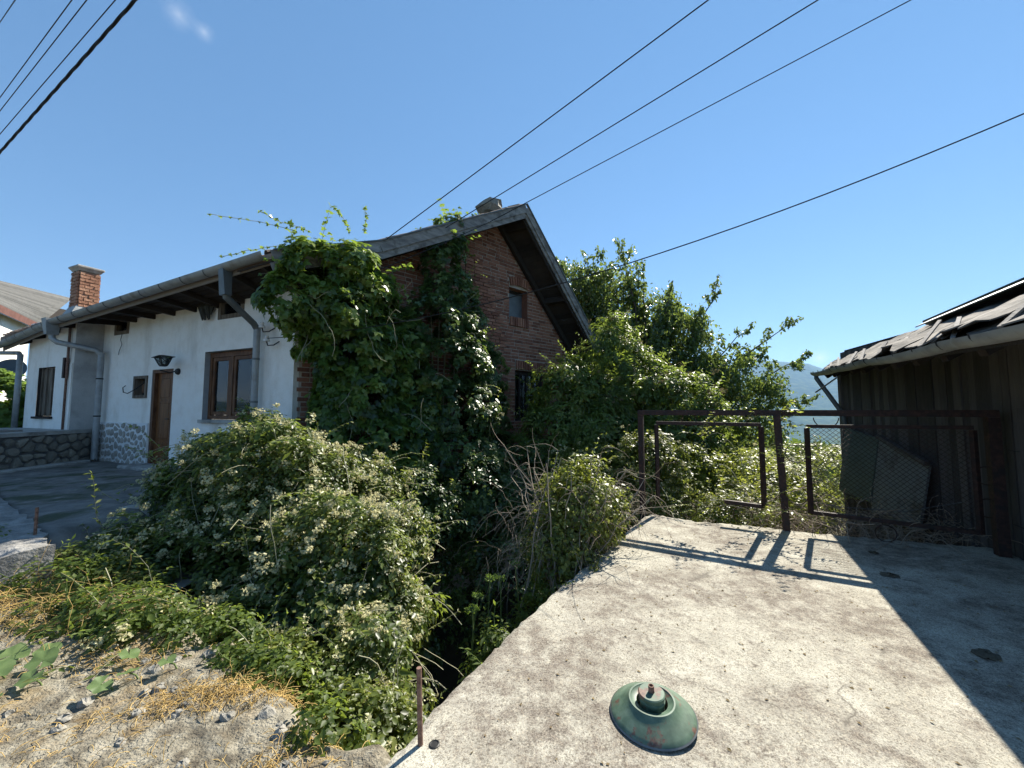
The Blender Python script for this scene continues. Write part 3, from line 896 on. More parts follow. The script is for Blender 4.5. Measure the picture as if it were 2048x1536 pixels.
for (a0, a1) in ((1.46, 1.69), (1.79, 2.0), (2.12, 2.33)):
    nn = 24
    for i in range(nn):
        x0, x1 = a0 + (a1 - a0) * i / nn, a0 + (a1 - a0) * (i + 1) / nn
        f0, f1 = -.21 + .02 * math.sin(i * 1.9), -.21 + .02 * math.sin((i + 1) * 1.9)
        cu.add([F(x0, f0, 1.45), F(x1, f1, 1.45), F(x1, f1, 2.62), F(x0, f0, 2.62)], [(0, 1, 2, 3)])
cu.build('curtain', M['curtain'], win)
# vents
for (a0, a1, z0, z1) in FH[3:]:
    v = MB()
    for (p, q_, r, t) in ((a0, a0 + .09, z0, z1), (a1 - .09, a1, z0, z1), (a0 + .09, a1 - .09, z1 - .08, z1), (a0 + .09, a1 - .09, z0, z0 + .08)):
        v.box(F, p, q_, -.08, .012, r, t)
    vo = v.build('vent_window', M['greywood'], house)
    MB().box(F, a0 + .085, a1 - .085, -.06, -.05, z0 + .075, z1 - .075).build('pane', M['glass'], vo)
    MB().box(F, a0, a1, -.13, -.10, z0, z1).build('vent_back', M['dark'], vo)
# room behind the openings kept dark
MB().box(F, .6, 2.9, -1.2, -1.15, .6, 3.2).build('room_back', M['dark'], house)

# gable wall with bricks
HT = 7.07
RT0, RK, RA, RE = (-.48, 3.90), (1.13, 4.53), (4.75, 6.55), (7.66, 3.47)
SH = .318
def wall_top(t):
    return float(np.interp(t, [RT0[0] - SH, RK[0] - SH, RA[0] - SH, RE[0] - SH], [RT0[1], RK[1], RA[1], RE[1]])) - .15
GH = [(4.84, 5.50, 3.95, 4.74), (5.04, 6.16, 1.32, 2.62)]
gw = wall_mesh(G, [0, RK[0] - SH, RA[0] - SH, HT], -2.4, wall_top, GH, .3, nfront=-.012).build('gable_wall', M['mortar'], house)
for h_ in GH: reveals(G, [h_], .24, -.012).build('gable_window_reveal', M['brick_isl'], gw)
def brick_mesh(name, l, h, d, seed, rot=None):
    r = random.Random(seed)
    b = MB()
    j = lambda: r.uniform(-.004, .004)
    b.hexa([(-l / 2 + j(), -d + j(), -h / 2 + j()), (l / 2 + j(), -d + j(), -h / 2 + j()), (l / 2 + j(), j(), -h / 2 + j()), (-l / 2 + j(), j(), -h / 2 + j()),
            (-l / 2 + j(), -d + j(), h / 2 + j()), (l / 2 + j(), -d + j(), h / 2 + j()), (l / 2 + j(), j(), h / 2 + j()), (-l / 2 + j(), j(), h / 2 + j())])
    me = b.mesh(name); me.materials.append(M['brick'])
    bm = bmesh.new(); bm.from_mesh(me); bmesh.ops.recalc_face_normals(bm, faces=bm.faces)
    bm.to_mesh(me); bm.free()
    return me
BL = [brick_mesh('brick', .245, .066, .03, i) for i in range(5)]
BH = [brick_mesh('brick', .118, .066, .03, 20 + i) for i in range(5)]
BS = [brick_mesh('brick', .062, .225, .035, 40 + i) for i in range(4)]
RG = Matrix((gG, -nG, Z)).transposed()          # local x along wall, -y outwards
spots = []
CH = .083
zz = .2
row = 0
while zz < 6.4:
    t = .01 + (0 if row % 2 else .13)
    while t < HT:
        head = rnd.random() < (.14 if row % 4 else .5)
        L = .118 if head else .245
        te = t + L
        a_, b_ = t, min(te, HT - .004)
        hit = zz + .05 > min(wall_top(t), wall_top(te))
        for hi_, (a0, a1, z0, z1) in enumerate(GH):
            zt = z1 + .27
            if b_ > a0 and a_ < a1 and zz + .03 > z0 - (.12 if hi_ == 0 else 0) and zz - .03 < zt:
                if a_ < a0 - .04: b_ = a0 - .004
                elif b_ > a1 + .04: a_ = a1 + .004
                else: hit = True
        if not hit and b_ - a_ > .035: spots.append(((a_ + b_) / 2, zz + rnd.uniform(-.003, .003), b_ - a_ < .16, b_ - a_))
        t = te + rnd.uniform(.014, .024)
    zz += CH; row += 1
def vis(sp):
    return sp[0] > 3.35 and sp[1] > 1.1 and not (sp[0] > 5.6 and sp[1] < 3.3)
spots.sort(key=lambda s: (0 if vis(s) else 1, (G(s[0], 0, s[1]) - Vector((0, 0, EYE))).length))
rest = MB()
def brick_at(me, t, z, o, roll, parent):
    ob = bpy.data.objects.new('brick', me); COL.objects.link(ob)
    ob.matrix_world = Matrix.Translation(G(t, o, z)) @ (RG @ Matrix.Rotation(roll, 3, 'Y')).to_4x4()
    loc = G(t, o, z)
    ob.parent = parent
    pp = parent; off = Vector((0, 0, 0))
    while pp is not None: off += pp.location; pp = pp.parent
    ob.location = loc - off
    return ob
for i, (t, z, head, L) in enumerate(spots):
    o = rnd.uniform(-.006, .004); roll = rnd.gauss(0, .008)
    if i < 262:
        brick_at(rnd.choice(BH if head else BL), t, z, o, roll, gw).scale.x = L / (.118 if head else .245)
    else:
        rest.box(G, t - L / 2, t + L / 2, -.03, o, z - .033, z + .033)
rb = rest.build('brickwork', M['brick_isl'], gw); rb['kind'] = 'stuff'
for k in range(8):      # flat arch over the small window
    t = 4.88 + k * .083
    brick_at(rnd.choice(BS), t, 4.88 + .05 * math.sin((k + .5) / 8 * math.pi) - .0, .008, (k - 3.5) * .05, gw)
for k in range(13):
    brick_at(rnd.choice(BS), 5.09 + k * .086, 2.755, .004, rnd.gauss(0, .02), gw)
for k in range(8):      # sill bricks on edge
    brick_at(rnd.choice(BS), 4.88 + k * .083, 3.86, .012, rnd.gauss(0, .02), gw)
# gable windows
uw = MB().box(G, 4.83, 5.51, -.26, -.23, 3.94, 4.75).build('attic_window', M['zincdark'], house)
MB().box(G, 4.84, 5.50, -.232, -.20, 4.66, 4.74).build('attic_frame', M['darkwood'], uw)
lwf = MB()
for (a0, a1, b0, b1) in ((5.05, 5.12, 1.33, 2.61), (6.08, 6.15, 1.33, 2.61), (5.12, 6.08, 2.52, 2.61), (5.12, 6.08, 1.33, 1.40), (5.31, 5.35, 1.40, 2.52), (5.56, 5.63, 1.40, 2.52), (5.82, 5.86, 1.40, 2.52)):
    lwf.box(G, a0, a1, -.20, -.13, b0, b1)
lw = lwf.build('gable_window', M['darkwood'], house)
for (a0, a1) in ((5.13, 5.30), (5.36, 5.55), (5.64, 5.81), (5.87, 6.07)):
    MB().box(G, a0, a1, -.172, -.166, 1.41, 2.51).build('pane', M['glass'], lw)
for k in range(8): MB().tube([G(5.10 + k * .14, -.06, 1.33), G(5.10 + k * .14, -.06, 2.62)], .008, 6).build('window_bar', M['black'], lw)
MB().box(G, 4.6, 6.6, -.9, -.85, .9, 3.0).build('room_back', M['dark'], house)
# rear walls close the house
rw = MB()
rw.box(F, 8.6, 8.9, -9, .0, -2.4, 3.6)
a, b = G(HT, -.02, 0), G(HT, -.02, 0) + dF * 9.0
rw.hexa([a + Z * -2.4, b + Z * -2.4, b - gG * .3 + Z * -2.4, a - gG * .3 + Z * -2.4, a + Z * 3.55, b + Z * 3.3, b - gG * .3 + Z * 3.3, a - gG * .3 + Z * 3.55])
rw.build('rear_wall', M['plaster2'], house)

# roof: the gable profile carried back along the eaves
DROP = .053
def RP(t, z, k, dz=0.0): return G(t, .7, z + dz) + dF * k + Z * (-DROP * k)
prof = [RT0, RK, RA, RE]
rf = MB()
LEN = 9.8
for (p, q_) in zip(prof[:-1], prof[1:]):
    rf.hexa([RP(*p, .02, -.09), RP(*p, LEN, -.09), RP(*q_, LEN, -.09), RP(*q_, .02, -.09), RP(*p, .02), RP(*p, LEN), RP(*q_, LEN), RP(*q_, .02)])
roof = rf.build('roof', M['tile'], house)
# clay tiles: rows along the verges and the eaves (what shows from below)
def tile_mesh(name, w_, l_):
    mb = MB(); k = 5
    for side, r in ((0, w_ / 2), (1, w_ / 2 - .014)):
        pass
    vs, fs = [], []
    for y in (0, l_):
        for r in (w_ / 2, w_ / 2 - .016):
            for j in range(k + 1):
                a = math.pi * j / k
                vs.append((math.cos(a) * r * (1 - .1 * y / l_), y, math.sin(a) * r * .55))
    m_ = k + 1
    for j in range(k):
        fs += [(j, j + 1, 2 * m_ + j + 1, 2 * m_ + j), (m_ + j, 3 * m_ + j, 3 * m_ + j + 1, m_ + j + 1), (j, m_ + j, m_ + j + 1, j + 1), (2 * m_ + j, 2 * m_ + j + 1, 3 * m_ + j + 1, 3 * m_ + j)]
    mb.add(vs, fs)
    me = mb.mesh(name); me.materials.append(M['tile'])
    bm = bmesh.new(); bm.from_mesh(me); bmesh.ops.recalc_face_normals(bm, faces=bm.faces); bm.to_mesh(me); bm.free()
    return me
TM = [tile_mesh('tile', rnd.uniform(.19, .22), rnd.uniform(.30, .36)) for _ in range(4)]
def tile_at(pos, slope_dir, up):
    y = Vector(slope_dir).normalized(); z = Vector(up); z = (z - y * z.dot(y)).normalized(); x = y.cross(z)
    ob = bpy.data.objects.new('tile', rnd.choice(TM)); COL.objects.link(ob)
    R = Matrix((x, y, z)).transposed() @ Matrix.Rotation(rnd.gauss(0, .05), 3, 'Z') @ Matrix.Rotation(rnd.gauss(0, .03), 3, 'X')
    ob.matrix_world = R.to_4x4()
    ob.parent = roof
    ob.location = Vector(pos)
for (p, q_) in zip(prof[:-1], prof[1:]):
    lo, hi = (p, q_) if p[1] < q_[1] else (q_, p)
    a, b = RP(*lo, .14), RP(*hi, .14)
    n_ = int((b - a).length / .27)
    for i in range(n_):
        tile_at(a.lerp(b, i / n_) + Z * .012, b - a, Z)
sl = (RP(*RK, 0) - RP(*RT0, 0)).normalized()
for i in range(42):
    tile_at(RP(*RT0, .36 + i * .222) - Z * .015 - sl * .03, sl, Z)
# ridge tiles at the verge end, one broken lump standing up
MB().add([], []).v
for i in range(5):
    ob = bpy.data.objects.new('ridge_tile', TM[i % 4]); COL.objects.link(ob)
    x = dF.cross(Z)
    ob.matrix_world = (Matrix((x, dF, Z)).transposed() @ Matrix.Rotation(rnd.gauss(0, .04), 3, 'Z')).to_4x4()
    ob.parent = roof; ob.location = RP(*RA, .15 + i * .33, .02)
# boards of the verge, two deep
for (p, q_, nm) in ((RT0, RK, 0), (RK, RA, 1), (RE, RA, 2)):
    a, b = RP(*p, -.012, -.045), RP(*q_, -.012, -.045)
    seg = 1 if nm != 1 else 2
    for k in range(seg):
        aa, bb = a.lerp(b, k / seg), a.lerp(b, (k + 1) / seg - .002)
        MB().beam(aa - Z * .02, bb - Z * .02, .028, .19).build('verge_board', M['fascia'], roof)
        MB().beam(aa + Z * -.175 - nG * .03, bb + Z * -.175 - nG * .03, .028, .14).build('verge_board', M['fascia'], roof)
    MB().beam(a + Z * .085 + nG * .012, b + Z * .085 + nG * .012, .06, .018).build('verge_cap', M['zincdark'], roof)
# boarded underside of the verge, right and left slope
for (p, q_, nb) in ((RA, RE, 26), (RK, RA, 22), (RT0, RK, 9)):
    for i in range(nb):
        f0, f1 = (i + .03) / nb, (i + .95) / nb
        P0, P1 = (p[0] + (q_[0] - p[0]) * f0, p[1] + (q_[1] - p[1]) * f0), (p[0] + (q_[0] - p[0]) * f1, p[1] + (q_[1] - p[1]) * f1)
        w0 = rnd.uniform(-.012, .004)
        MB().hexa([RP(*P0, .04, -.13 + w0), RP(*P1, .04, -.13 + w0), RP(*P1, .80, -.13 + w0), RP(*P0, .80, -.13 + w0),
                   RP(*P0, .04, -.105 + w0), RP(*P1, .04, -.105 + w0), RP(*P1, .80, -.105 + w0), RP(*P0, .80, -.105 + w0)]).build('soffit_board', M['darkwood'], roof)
MB().beam(G(4.43, .07, 6.22), G(7.32, .07, 3.18), .10, .13).build('wall_rafter', M['darkwood'], roof)
MB().beam(G(4.36, .07, 6.20), G(1.0, .07, 4.30), .10, .13).build('wall_rafter', M['darkwood'], roof)
MB().beam(G(4.75, .62, 6.22), G(7.62, .62, 3.20), .05, .10).build('fly_rafter', M['darkwood'], roof)
for fr_ in (.06, .56, .97):
    P0 = (RA[0] + (RE[0] - RA[0]) * fr_, RA[1] + (RE[1] - RA[1]) * fr_)
    MB().beam(RP(*P0, .06, -.22), RP(*P0, .95, -.22), .11, .15).build('purlin', M['darkwood'], roof)
for fr_ in (.3, .7):
    P0 = (RK[0] + (RA[0] - RK[0]) * fr_, RK[1] + (RA[1] - RK[1]) * fr_)
    MB().beam(RP(*P0, .06, -.22), RP(*P0, .95, -.22), .11, .15).build('purlin', M['darkwood'], roof)

# eaves above the white facade: boards, rafters, fascia
def gz(s): return float(np.interp(s, [-.4, 6.45, 9.4], [3.88, 3.50, 3.16]))
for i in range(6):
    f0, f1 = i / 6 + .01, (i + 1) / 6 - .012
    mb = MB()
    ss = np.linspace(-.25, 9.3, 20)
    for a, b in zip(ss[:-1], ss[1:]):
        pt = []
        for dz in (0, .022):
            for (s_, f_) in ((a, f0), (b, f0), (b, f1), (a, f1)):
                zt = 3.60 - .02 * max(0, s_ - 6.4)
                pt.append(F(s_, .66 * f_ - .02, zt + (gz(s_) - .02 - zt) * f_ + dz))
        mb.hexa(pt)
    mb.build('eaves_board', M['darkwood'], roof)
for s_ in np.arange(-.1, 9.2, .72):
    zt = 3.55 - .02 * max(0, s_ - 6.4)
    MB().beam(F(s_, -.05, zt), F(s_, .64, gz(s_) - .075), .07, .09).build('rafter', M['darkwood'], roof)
for (a, b) in ((-.36, 3.0), (3.004, 6.44), (6.444, 9.35)):
    MB().beam(F(a, .665, gz(a) - .06), F(b, .665, gz(b) - .06), .022, .12).build('eaves_fascia', M['oldwood'], roof)
# gutter in lengths, with straps
gt = None
cuts = [-.36, 1.45, 3.1, 4.8, 6.43]
g1 = empty('gutter', F(0, .76, 3.8)); put(g1, house)
for a, b in zip(cuts[:-1], cuts[1:]):
    MB().halfround(F(a, .765, gz(a) + .015), F(b + .03, .765, gz(b) + .013), .088).build('gutter_length', M['zinc'], g1, True)
    MB().halfround(F(b - .02, .765, gz(b) + .013), F(b + .05, .765, gz(b) + .012), .093).build('gutter_joint', M['zinc'], g1, True)
for a, b in ((6.5, 7.9), (7.9, 9.4)):
    MB().halfround(F(a, .765, gz(a) + .0), F(b + .03, .765, gz(b)), .088).build('gutter_length', M['zinc'], g1, True)
for s_ in list(np.arange(1.0, 6.3, .62)) + list(np.arange(6.7, 9.3, .45)):
    pts = [F(s_, .765 + .093 * math.cos(a), gz(s_) + .01 - .093 * math.sin(a)) for a in np.linspace(0, math.pi, 9)] + [F(s_, .62, gz(s_) + .03)]
    MB().tube(pts, .007, 5).build('gutter_strap', M['zincdark'], g1)
# downpipes
dp = empty('downpipe', F(.74, .1, .3)); put(dp, house)
MB().hexa([F(.52, .69, 3.38), F(.66, .69, 3.38), F(.66, .79, 3.38), F(.52, .79, 3.38), F(.53, .69, 3.79), F(.65, .69, 3.79), F(.65, .83, 3.79), F(.53, .83, 3.79)]).build('hopper', M['zincdark'], dp)
MB().tube([F(.59, .74, 3.46), F(.60, .72, 3.36), F(.77, .17, 3.07), F(.765, .11, 2.98)], .052, 12).build('pipe_offset', M['zincdark'], dp, True)
MB().tube([F(.765, .11, 3.0), F(.76, .11, .2)], .053, 12).build('pipe', M['zinc'], dp, True)
for z_ in (2.45, 1.72): MB().tube([F(.765, .11, z_), F(.765, .11, z_ + .035)], .058, 12).build('pipe_clamp', M['zincdark'], dp, True)
d2 = empty('downpipe', F(5.95, .12, .5)); put(d2, house)
MB().hexa([F(6.44, .66, 3.22), F(6.58, .66, 3.22), F(6.58, .84, 3.22), F(6.44, .84, 3.22), F(6.40, .66, 3.56), F(6.62, .66, 3.56), F(6.62, .88, 3.56), F(6.40, .88, 3.56)]).build('hopper', M['zinc'], d2)
MB().tube([F(6.51, .74, 3.3), F(6.50, .74, 3.14), F(6.42, .68, 3.06), F(6.05, .20, 2.93), F(6.0, .14, 2.84)], .056, 12).build('pipe_offset', M['zinc'], d2, True)
MB().tube([F(6.0, .13, 2.88), F(6.0, .13, .52)], .057, 12).build('pipe', M['zinc'], d2, True)
for z_ in (2.28, 1.45): MB().tube([F(6.0, .13, z_), F(6.0, .13, z_ + .03)], .062, 12).build('pipe_clamp', M['black'], d2, True)
d3 = empty('downpipe', F(8.75, .55, 1.1)); put(d3, house)
MB().tube([F(9.6, .74, 3.1), F(9.5, .72, 3.0), F(8.82, .56, 2.98), F(8.76, .55, 2.9)], .05, 10).build('pipe_offset', M['zinc'], d3, True)
MB().tube([F(8.76, .55, 2.95), F(8.76, .55, 1.1)], .052, 10).build('pipe', M['zinc'], d3, True)

# chimney of separate bricks with a cement cap
chc = Vector((-10.12, 8.95, 0))
ch = empty('chimney', chc + Z * 3.7); put(ch, house)
ca, sa_ = dF, nF
def CHF(a, n, z): return chc + ca * a + sa_ * n + Z * z
MB().box(CHF, -.145, .145, -.145, .145, 3.2, 4.84).build('flue', M['mortar'], ch)
me1 = {}
for row in range(11):
    z_ = 4.03 + row * .075
    for side in range(4):
        ax = [ca, sa_, -ca, -sa_][side]; out = [sa_, -ca, -sa_, ca][side]
        lens = [.165, .165] if row % 2 else [.08, .165, .085]
        p_ = -.165
        for L in lens:
            c_ = chc + ax * (p_ + L / 2) + out * .165 + Z * z_
            key = round(L, 3)
            if key not in me1:
                me1[key] = brick_mesh('brick', L - .010, .064, .03, int(L * 1000)); me1[key].materials[0] = M['chimbrick']
            ob = bpy.data.objects.new('brick', me1[key]); COL.objects.link(ob)
            ob.matrix_world = (Matrix((ax, -out, Z)).transposed() @ Matrix.Rotation(rnd.gauss(0, .012), 3, 'Y')).to_4x4()
            ob.parent = ch; ob.location = c_ + out * rnd.uniform(-.006, .006) - house.location - ch.location
            p_ += L
MB().hexa([CHF(-.18, -.18, 4.84), CHF(.18, -.18, 4.84), CHF(.18, .18, 4.84), CHF(-.18, .18, 4.84), CHF(-.215, -.215, 4.90), CHF(.215, -.215, 4.90), CHF(.215, .215, 4.90), CHF(-.215, .215, 4.90)]).build('chimney_corbel', M['concrete'], ch)
MB().box(CHF, -.235, .235, -.235, .235, 4.90, 4.96).build('chimney_cap', M['concrete'], ch, bevel=.015)
MB().hexa([CHF(-.22, -.2, 3.7), CHF(.22, -.2, 3.7), CHF(.24, .32, 3.70), CHF(-.24, .32, 3.70), CHF(-.18, -.2, 4.02), CHF(.18, -.2, 4.02), CHF(.18, .182, 4.02), CHF(-.18, .182, 4.02)]).build('flashing', M['zinc'], ch)

# lump of broken ridge masonry
mb = MB()
lc = G(3.98, .25, 6.30)
for i, (rx, rz, dz) in enumerate([(.30, .15, .06), (.20, .11, .20)]):
    pts = []
    pr = [(0.02, -rz), (rx * .7, -rz * .8), (rx, -.1 * rz), (rx * .8, rz * .7), (0.02, rz)]
    mb.lathe(pr, lc + gG * (i * .12) + Z * dz, 9)
o = mb.build('masonry_lump', M['rock'])
for v in o.data.vertices: v.co += Vector((rnd.gauss(0, .03), rnd.gauss(0, .03), rnd.gauss(0, .02)))
tag(top(o), 'broken lump of masonry lying on the roof just left of the gable peak', 'rubble')

# ------------------------------------------------------------------ things on the facade
lt = empty('wall_lantern', F(3.36, 0, 2.4), 'black wall lantern with cross barred panes above the brown door', 'lantern')
lc = F(3.26, .25, 2.60)
tilt = Matrix.Rotation(.12, 3, nF)
def LQ(x, y, z): return lc + tilt @ (dF * x + nF * y + Z * z) * .64
def frus(mb, r0, r1, z0, z1):
    return mb.hexa([LQ(-r0, -r0, z0), LQ(r0, -r0, z0), LQ(r0, r0, z0), LQ(-r0, r0, z0), LQ(-r1, -r1, z1), LQ(r1, -r1, z1), LQ(r1, r1, z1), LQ(-r1, r1, z1)])
frus(MB(), .20, .03, .035, .09).build('lantern_roof', M['black'], lt)
frus(MB(), .205, .205, .02, .035).build('lantern_eave', M['black'], lt)
frus(MB(), .075, .145, -.20, .02).build('lantern_glass', M['glass'], lt)
mb = MB()
for sx in (-1, 1):
    for sy in (-1, 1):
        mb.beam(LQ(sx * .078, sy * .078, -.21), LQ(sx * .15, sy * .15, .02), .016, .016)
for sy in (-1, 1):
    mb.beam(LQ(-.08, sy * .084, -.19), LQ(.142, sy * .152, .0), .008, .008); mb.beam(LQ(.08, sy * .084, -.19), LQ(-.142, sy * .152, .0), .008, .008)
    mb.beam(LQ(sy * .084, -.08, -.19), LQ(sy * .152, .142, .0), .008, .008); mb.beam(LQ(sy * .084, .08, -.19), LQ(sy * .152, -.142, .0), .008, .008)
mb.build('lantern_bars', M['black'], lt)
frus(MB(), .07, .085, -.25, -.205).build('lantern_base', M['black'], lt)
MB().tube([F(3.32, .27, 2.37), F(3.30, .12, 2.33), F(3.28, .02, 2.37)], .014, 6).build('lantern_arm', M['black'], lt)
MB().lathe([(0.001, .05), (.05, .045), (.065, .02), (.065, 0)], F(3.24, .0, 2.36), 12, nF).build('lantern_rose', M['black'], lt)

mbx = empty('meter_box', F(4.59, 0, 1.85), 'open wooden meter box set in the white wall beside the door', 'meter box')
for (a0, a1, b0, b1) in ((4.33, 4.39, 1.85, 2.32), (4.79, 4.85, 1.85, 2.32), (4.39, 4.79, 2.26, 2.32), (4.39, 4.79, 1.85, 1.91)):
    MB().box(F, a0, a1, -.12, .025, b0, b1).build('box_frame', M['greywood'], mbx)
MB().box(F, 4.34, 4.84, -.139, -.12, 1.86, 2.31).build('box_back', M['darkwood'], mbx)
MB().box(F, 4.50, 4.68, -.12, -.06, 1.97, 2.16).build('fuse_block', M['frame_wood'], mbx)
MB().tube([F(4.55, -.06, 2.2), F(4.62, .06, 2.05), F(4.85, .10, 1.95), F(5.08, .08, 1.98), F(5.14, .07, 2.08), F(5.06, .06, 2.12)], .009, 6).build('loose_cable', M['cable'], mbx, True)

o = MB()
for i in range(9):
    a = 2.12 + .35 * i / 8
    o.tube([F(a, .04, 3.70), F(a + rnd.uniform(-.03, .03), .08 + .04 * (i % 2), 3.52), F(2.29 + (a - 2.29) * .7, .07, 3.34 + rnd.uniform(-.06, .06))], [.02, .04, .012], 6)
tag(top(o.build('cloth_bundle', M['cloth'], smooth=True)), 'dark rag bundle hanging under the eaves left of the vent window', 'rag')
for (s_, z_, lab) in ((.60, 3.02, 'upper white porcelain insulator on iron hook beside the downpipe'), (.47, 2.78, 'lower white porcelain insulator on iron hook beside the downpipe')):
    e = empty('wall_insulator', F(s_, 0, z_ - .1), lab, 'insulator', 'insulators at the house corner')
    MB().tube([F(s_ - .12, .0, z_ - .02), F(s_ - .10, .08, z_ - .09), F(s_ - .02, .13, z_ - .10), F(s_, .14, z_ - .03)], .011, 6).build('hook', M['black'], e, True)
    MB().lathe([(.001, .10), (.03, .095), (.035, .07), (.025, .05), (.048, .03), (.05, .0), (.02, -.005)], F(s_, .14, z_ - .03), 14).build('porcelain_cap', M['porcelain'], e, True)
tag(top(MB().tube([F(5.45, .02, 3.28), F(5.47, .03, 3.15), F(5.43, .02, 3.05), F(5.50, .03, 2.90), F(5.52, .03, 2.82)], .006, 5).build('hanging_wire', M['cable'], smooth=True)), 'thin loose wire hanging below the far vent window', 'wire')

# ------------------------------------------------------------------ terrace with stone wall at the far left
ka = Vector((-9.44, 8.80, 0)); kb = Vector((-9.05, 4.9, 0))
kd = (kb - ka).normalized(); kn = Vector((-kd.y, kd.x, 0))
if kn.x < 0: kn = -kn
def TW(u, n, z): return ka + kd * u + kn * n + Z * z
tw = empty('terrace_wall', TW(1.5, 0, .45), 'low field stone terrace wall with concrete top beside the courtyard', 'stone wall')
MB().box(TW, .12, 3.7, -.3, 0, .3, 1.10).build('wall_core', M['joint'], tw)
tq = [TW(.1, .05, 0), TW(3.7, .05, 0), TW(3.7, -5, 0), F(9.2, .44, 0), F(6.25, .44, 0)]
mb = MB()
n5 = len(tq)
mb.add([p + Z * 1.10 for p in tq] + [p + Z * 1.175 for p in tq], [tuple(range(n5))[::-1], tuple(n5 + i for i in range(n5))] + [(i, (i + 1) % n5, n5 + (i + 1) % n5, n5 + i) for i in range(n5)])
mb.build('terrace_top', M['concrete'], tw)
for p in voronoi(3.55, .64, 16, 4, .017, 9, .40):
    stone_piece(TW, p, .13, .46, 0.0, .05, 'wall_stone', M['stone'], tw)
MB().box(TW, .35, 2.6, .0, .24, .38, .52).build('wall_footing', M['concrete'], tw, bevel=.02)
for i, (x, y, rot, l_, lab) in enumerate([(-10.15, 6.85, 1.2, 1.6, 'lowest brown plank of the pile on the terrace'), (-10.35, 6.7, 1.28, 1.5, 'middle brown plank of the pile on the terrace'), (-10.4, 6.75, 1.15, 1.4, 'topmost reddish plank of the pile on the terrace'), (-9.75, 7.05, 1.5, 1.1, 'single grey plank lying at the terrace edge')]):
    z_ = 1.195 + (i * .045 if i < 3 else 0)
    d_ = Vector((math.cos(rot), math.sin(rot), 0))
    tag(top(MB().beam(Vector((x, y, z_)) - d_ * l_ / 2, Vector((x, y, z_)) + d_ * l_ / 2, .22, .04).build('plank', M['frame_wood'] if i < 3 else M['oldwood'])), lab, 'plank', 'planks on the terrace')

# retaining wall along the courtyard edge
rwp = [(-7.4, 5.55), (-6.2, 4.78), (-5.4, 4.28), (-4.7, 3.86), (-4.25, 3.57), (-3.82, 3.28)]
mb = MB()
ring = []
for i, p in enumerate(rwp):
    zt = .52 - .012 * i
    for j in range(5 if i < len(rwp) - 1 else 1):
        if i < len(rwp) - 1:
            q_ = Vector(p).lerp(Vector(rwp[i + 1]), j / 5)
        else: q_ = Vector(p)
        ring.append((q_.x, q_.y, zt))
for (x, y, z_) in ring:
    nx2, ny2 = -.52, -.85
    j = lambda s=.012: rnd.gauss(0, s)
    mb.v += [(x + .0 + j(), y + j(), -.5), (x + nx2 * .34 + j(.02), y + ny2 * .34 + j(.02), -.5), (x + nx2 * .31 + j(.02), y + ny2 * .31 + j(.02), z_ - .02 + j()), (x + nx2 * .17 + j(), y + ny2 * .17 + j(), z_ + .012 + j()), (x + j(), y + j(), z_ + j())]
for i in range(len(ring) - 1):
    for j in range(5):
        a = i * 5 + j; b = i * 5 + (j + 1) % 5
        mb.f.append((a, b, b + 5, a + 5))
mb.f.append((0, 1, 2, 3, 4)); mb.f.append(tuple(len(mb.v) - 5 + i for i in range(5))[::-1])
M['capstone'] = surf('pale_rubble', [(.14, .135, .125), (.24, .23, .215), (.34, .33, .31)], 9, .92, .8, 40, dirt=(.22, .21, .19), dscale=6)
tag(top(mb.build('retaining_wall', M['capstone'])), 'low pale rubble wall edging the courtyard at the left edge', 'low wall')
for (x, y, z_, l_, lab) in ((-4.55, 4.55, .40, 1.5, 'long concrete step at the courtyard edge behind the low wall'),):
    d_ = Vector((.93, .36, 0))
    tag(top(MB().beam(Vector((x, y, z_)) - d_ * .2, Vector((x, y, z_)) + d_ * l_, .22, .16).build('step', M['concrete'], bevel=.02)), lab, 'step')
tag(top(MB().tube([(-4.30, 3.55, .42), (-4.30, 3.55, .72)], .012, 6).build('iron_peg', M['rustrod'])), 'short iron peg standing in the low rubble wall', 'peg')

# ------------------------------------------------------------------ neighbour house at the far left
nb = empty('neighbour_house', (-18, 13, 0), 'white neighbouring house with grey strip roof behind the chimney', 'house')
E0, E1, R1, R0 = Vector((-15.4, 10.5, 5.07)), Vector((-19.0, 15.3, 5.04)), Vector((-19.6, 16.8, 6.5)), Vector((-18.0, 11.5, 6.05))
W0, W1 = Vector((-15.8, 10.6, 0)), Vector((-19.3, 15.2, 0))
bk = Vector((-3.2, -2.2, 0))
mb = MB(); mb.hexa([W0 - Z, W1 - Z, W1 + bk - Z, W0 + bk - Z, W0 + Z * 4.95, W1 + Z * 4.95, W1 + bk + Z * 4.95, W0 + bk + Z * 4.95])
mb.build('wall', M['plaster'], nb)
nroof = MB().hexa([E0 - Z * .12, E1 - Z * .12, R1 - Z * .6, R0 - Z * .6, E0 - Z * .06, E1 - Z * .06, R1 - Z * .5, R0 - Z * .5]).build('roof', M['darkwood'], nb)
for i in range(20):
    f0, f1 = i / 20, (i + .93) / 20
    h0 = rnd.uniform(.06, .08)
    a0, b0, a1, b1 = E0.lerp(R0, f0), E1.lerp(R1, f0), E0.lerp(R0, f1), E1.lerp(R1, f1)
    MB().hexa([a0 + Z * .002, b0 + Z * .002, b1 + Z * .002, a1 + Z * .002, a0 + Z * (h0 + .02), b0 + Z * (h0 + .02), b1 + Z * h0, a1 + Z * h0]).build('roof_strip', M['sheetgrey'], nroof)
M['redfascia'] = surf('red_brown_fascia', [(.09, .04, .03), (.16, .075, .06)], 5, .8, .2)
MB().beam(E0 - Z * .12, E1 - Z * .12, .04, .24).build('fascia', M['redfascia'], nb)
sd = empty('satellite_dish', (-14.5, 11.0, .5), 'dark grey satellite dish on a post beyond the far house end', 'satellite dish')
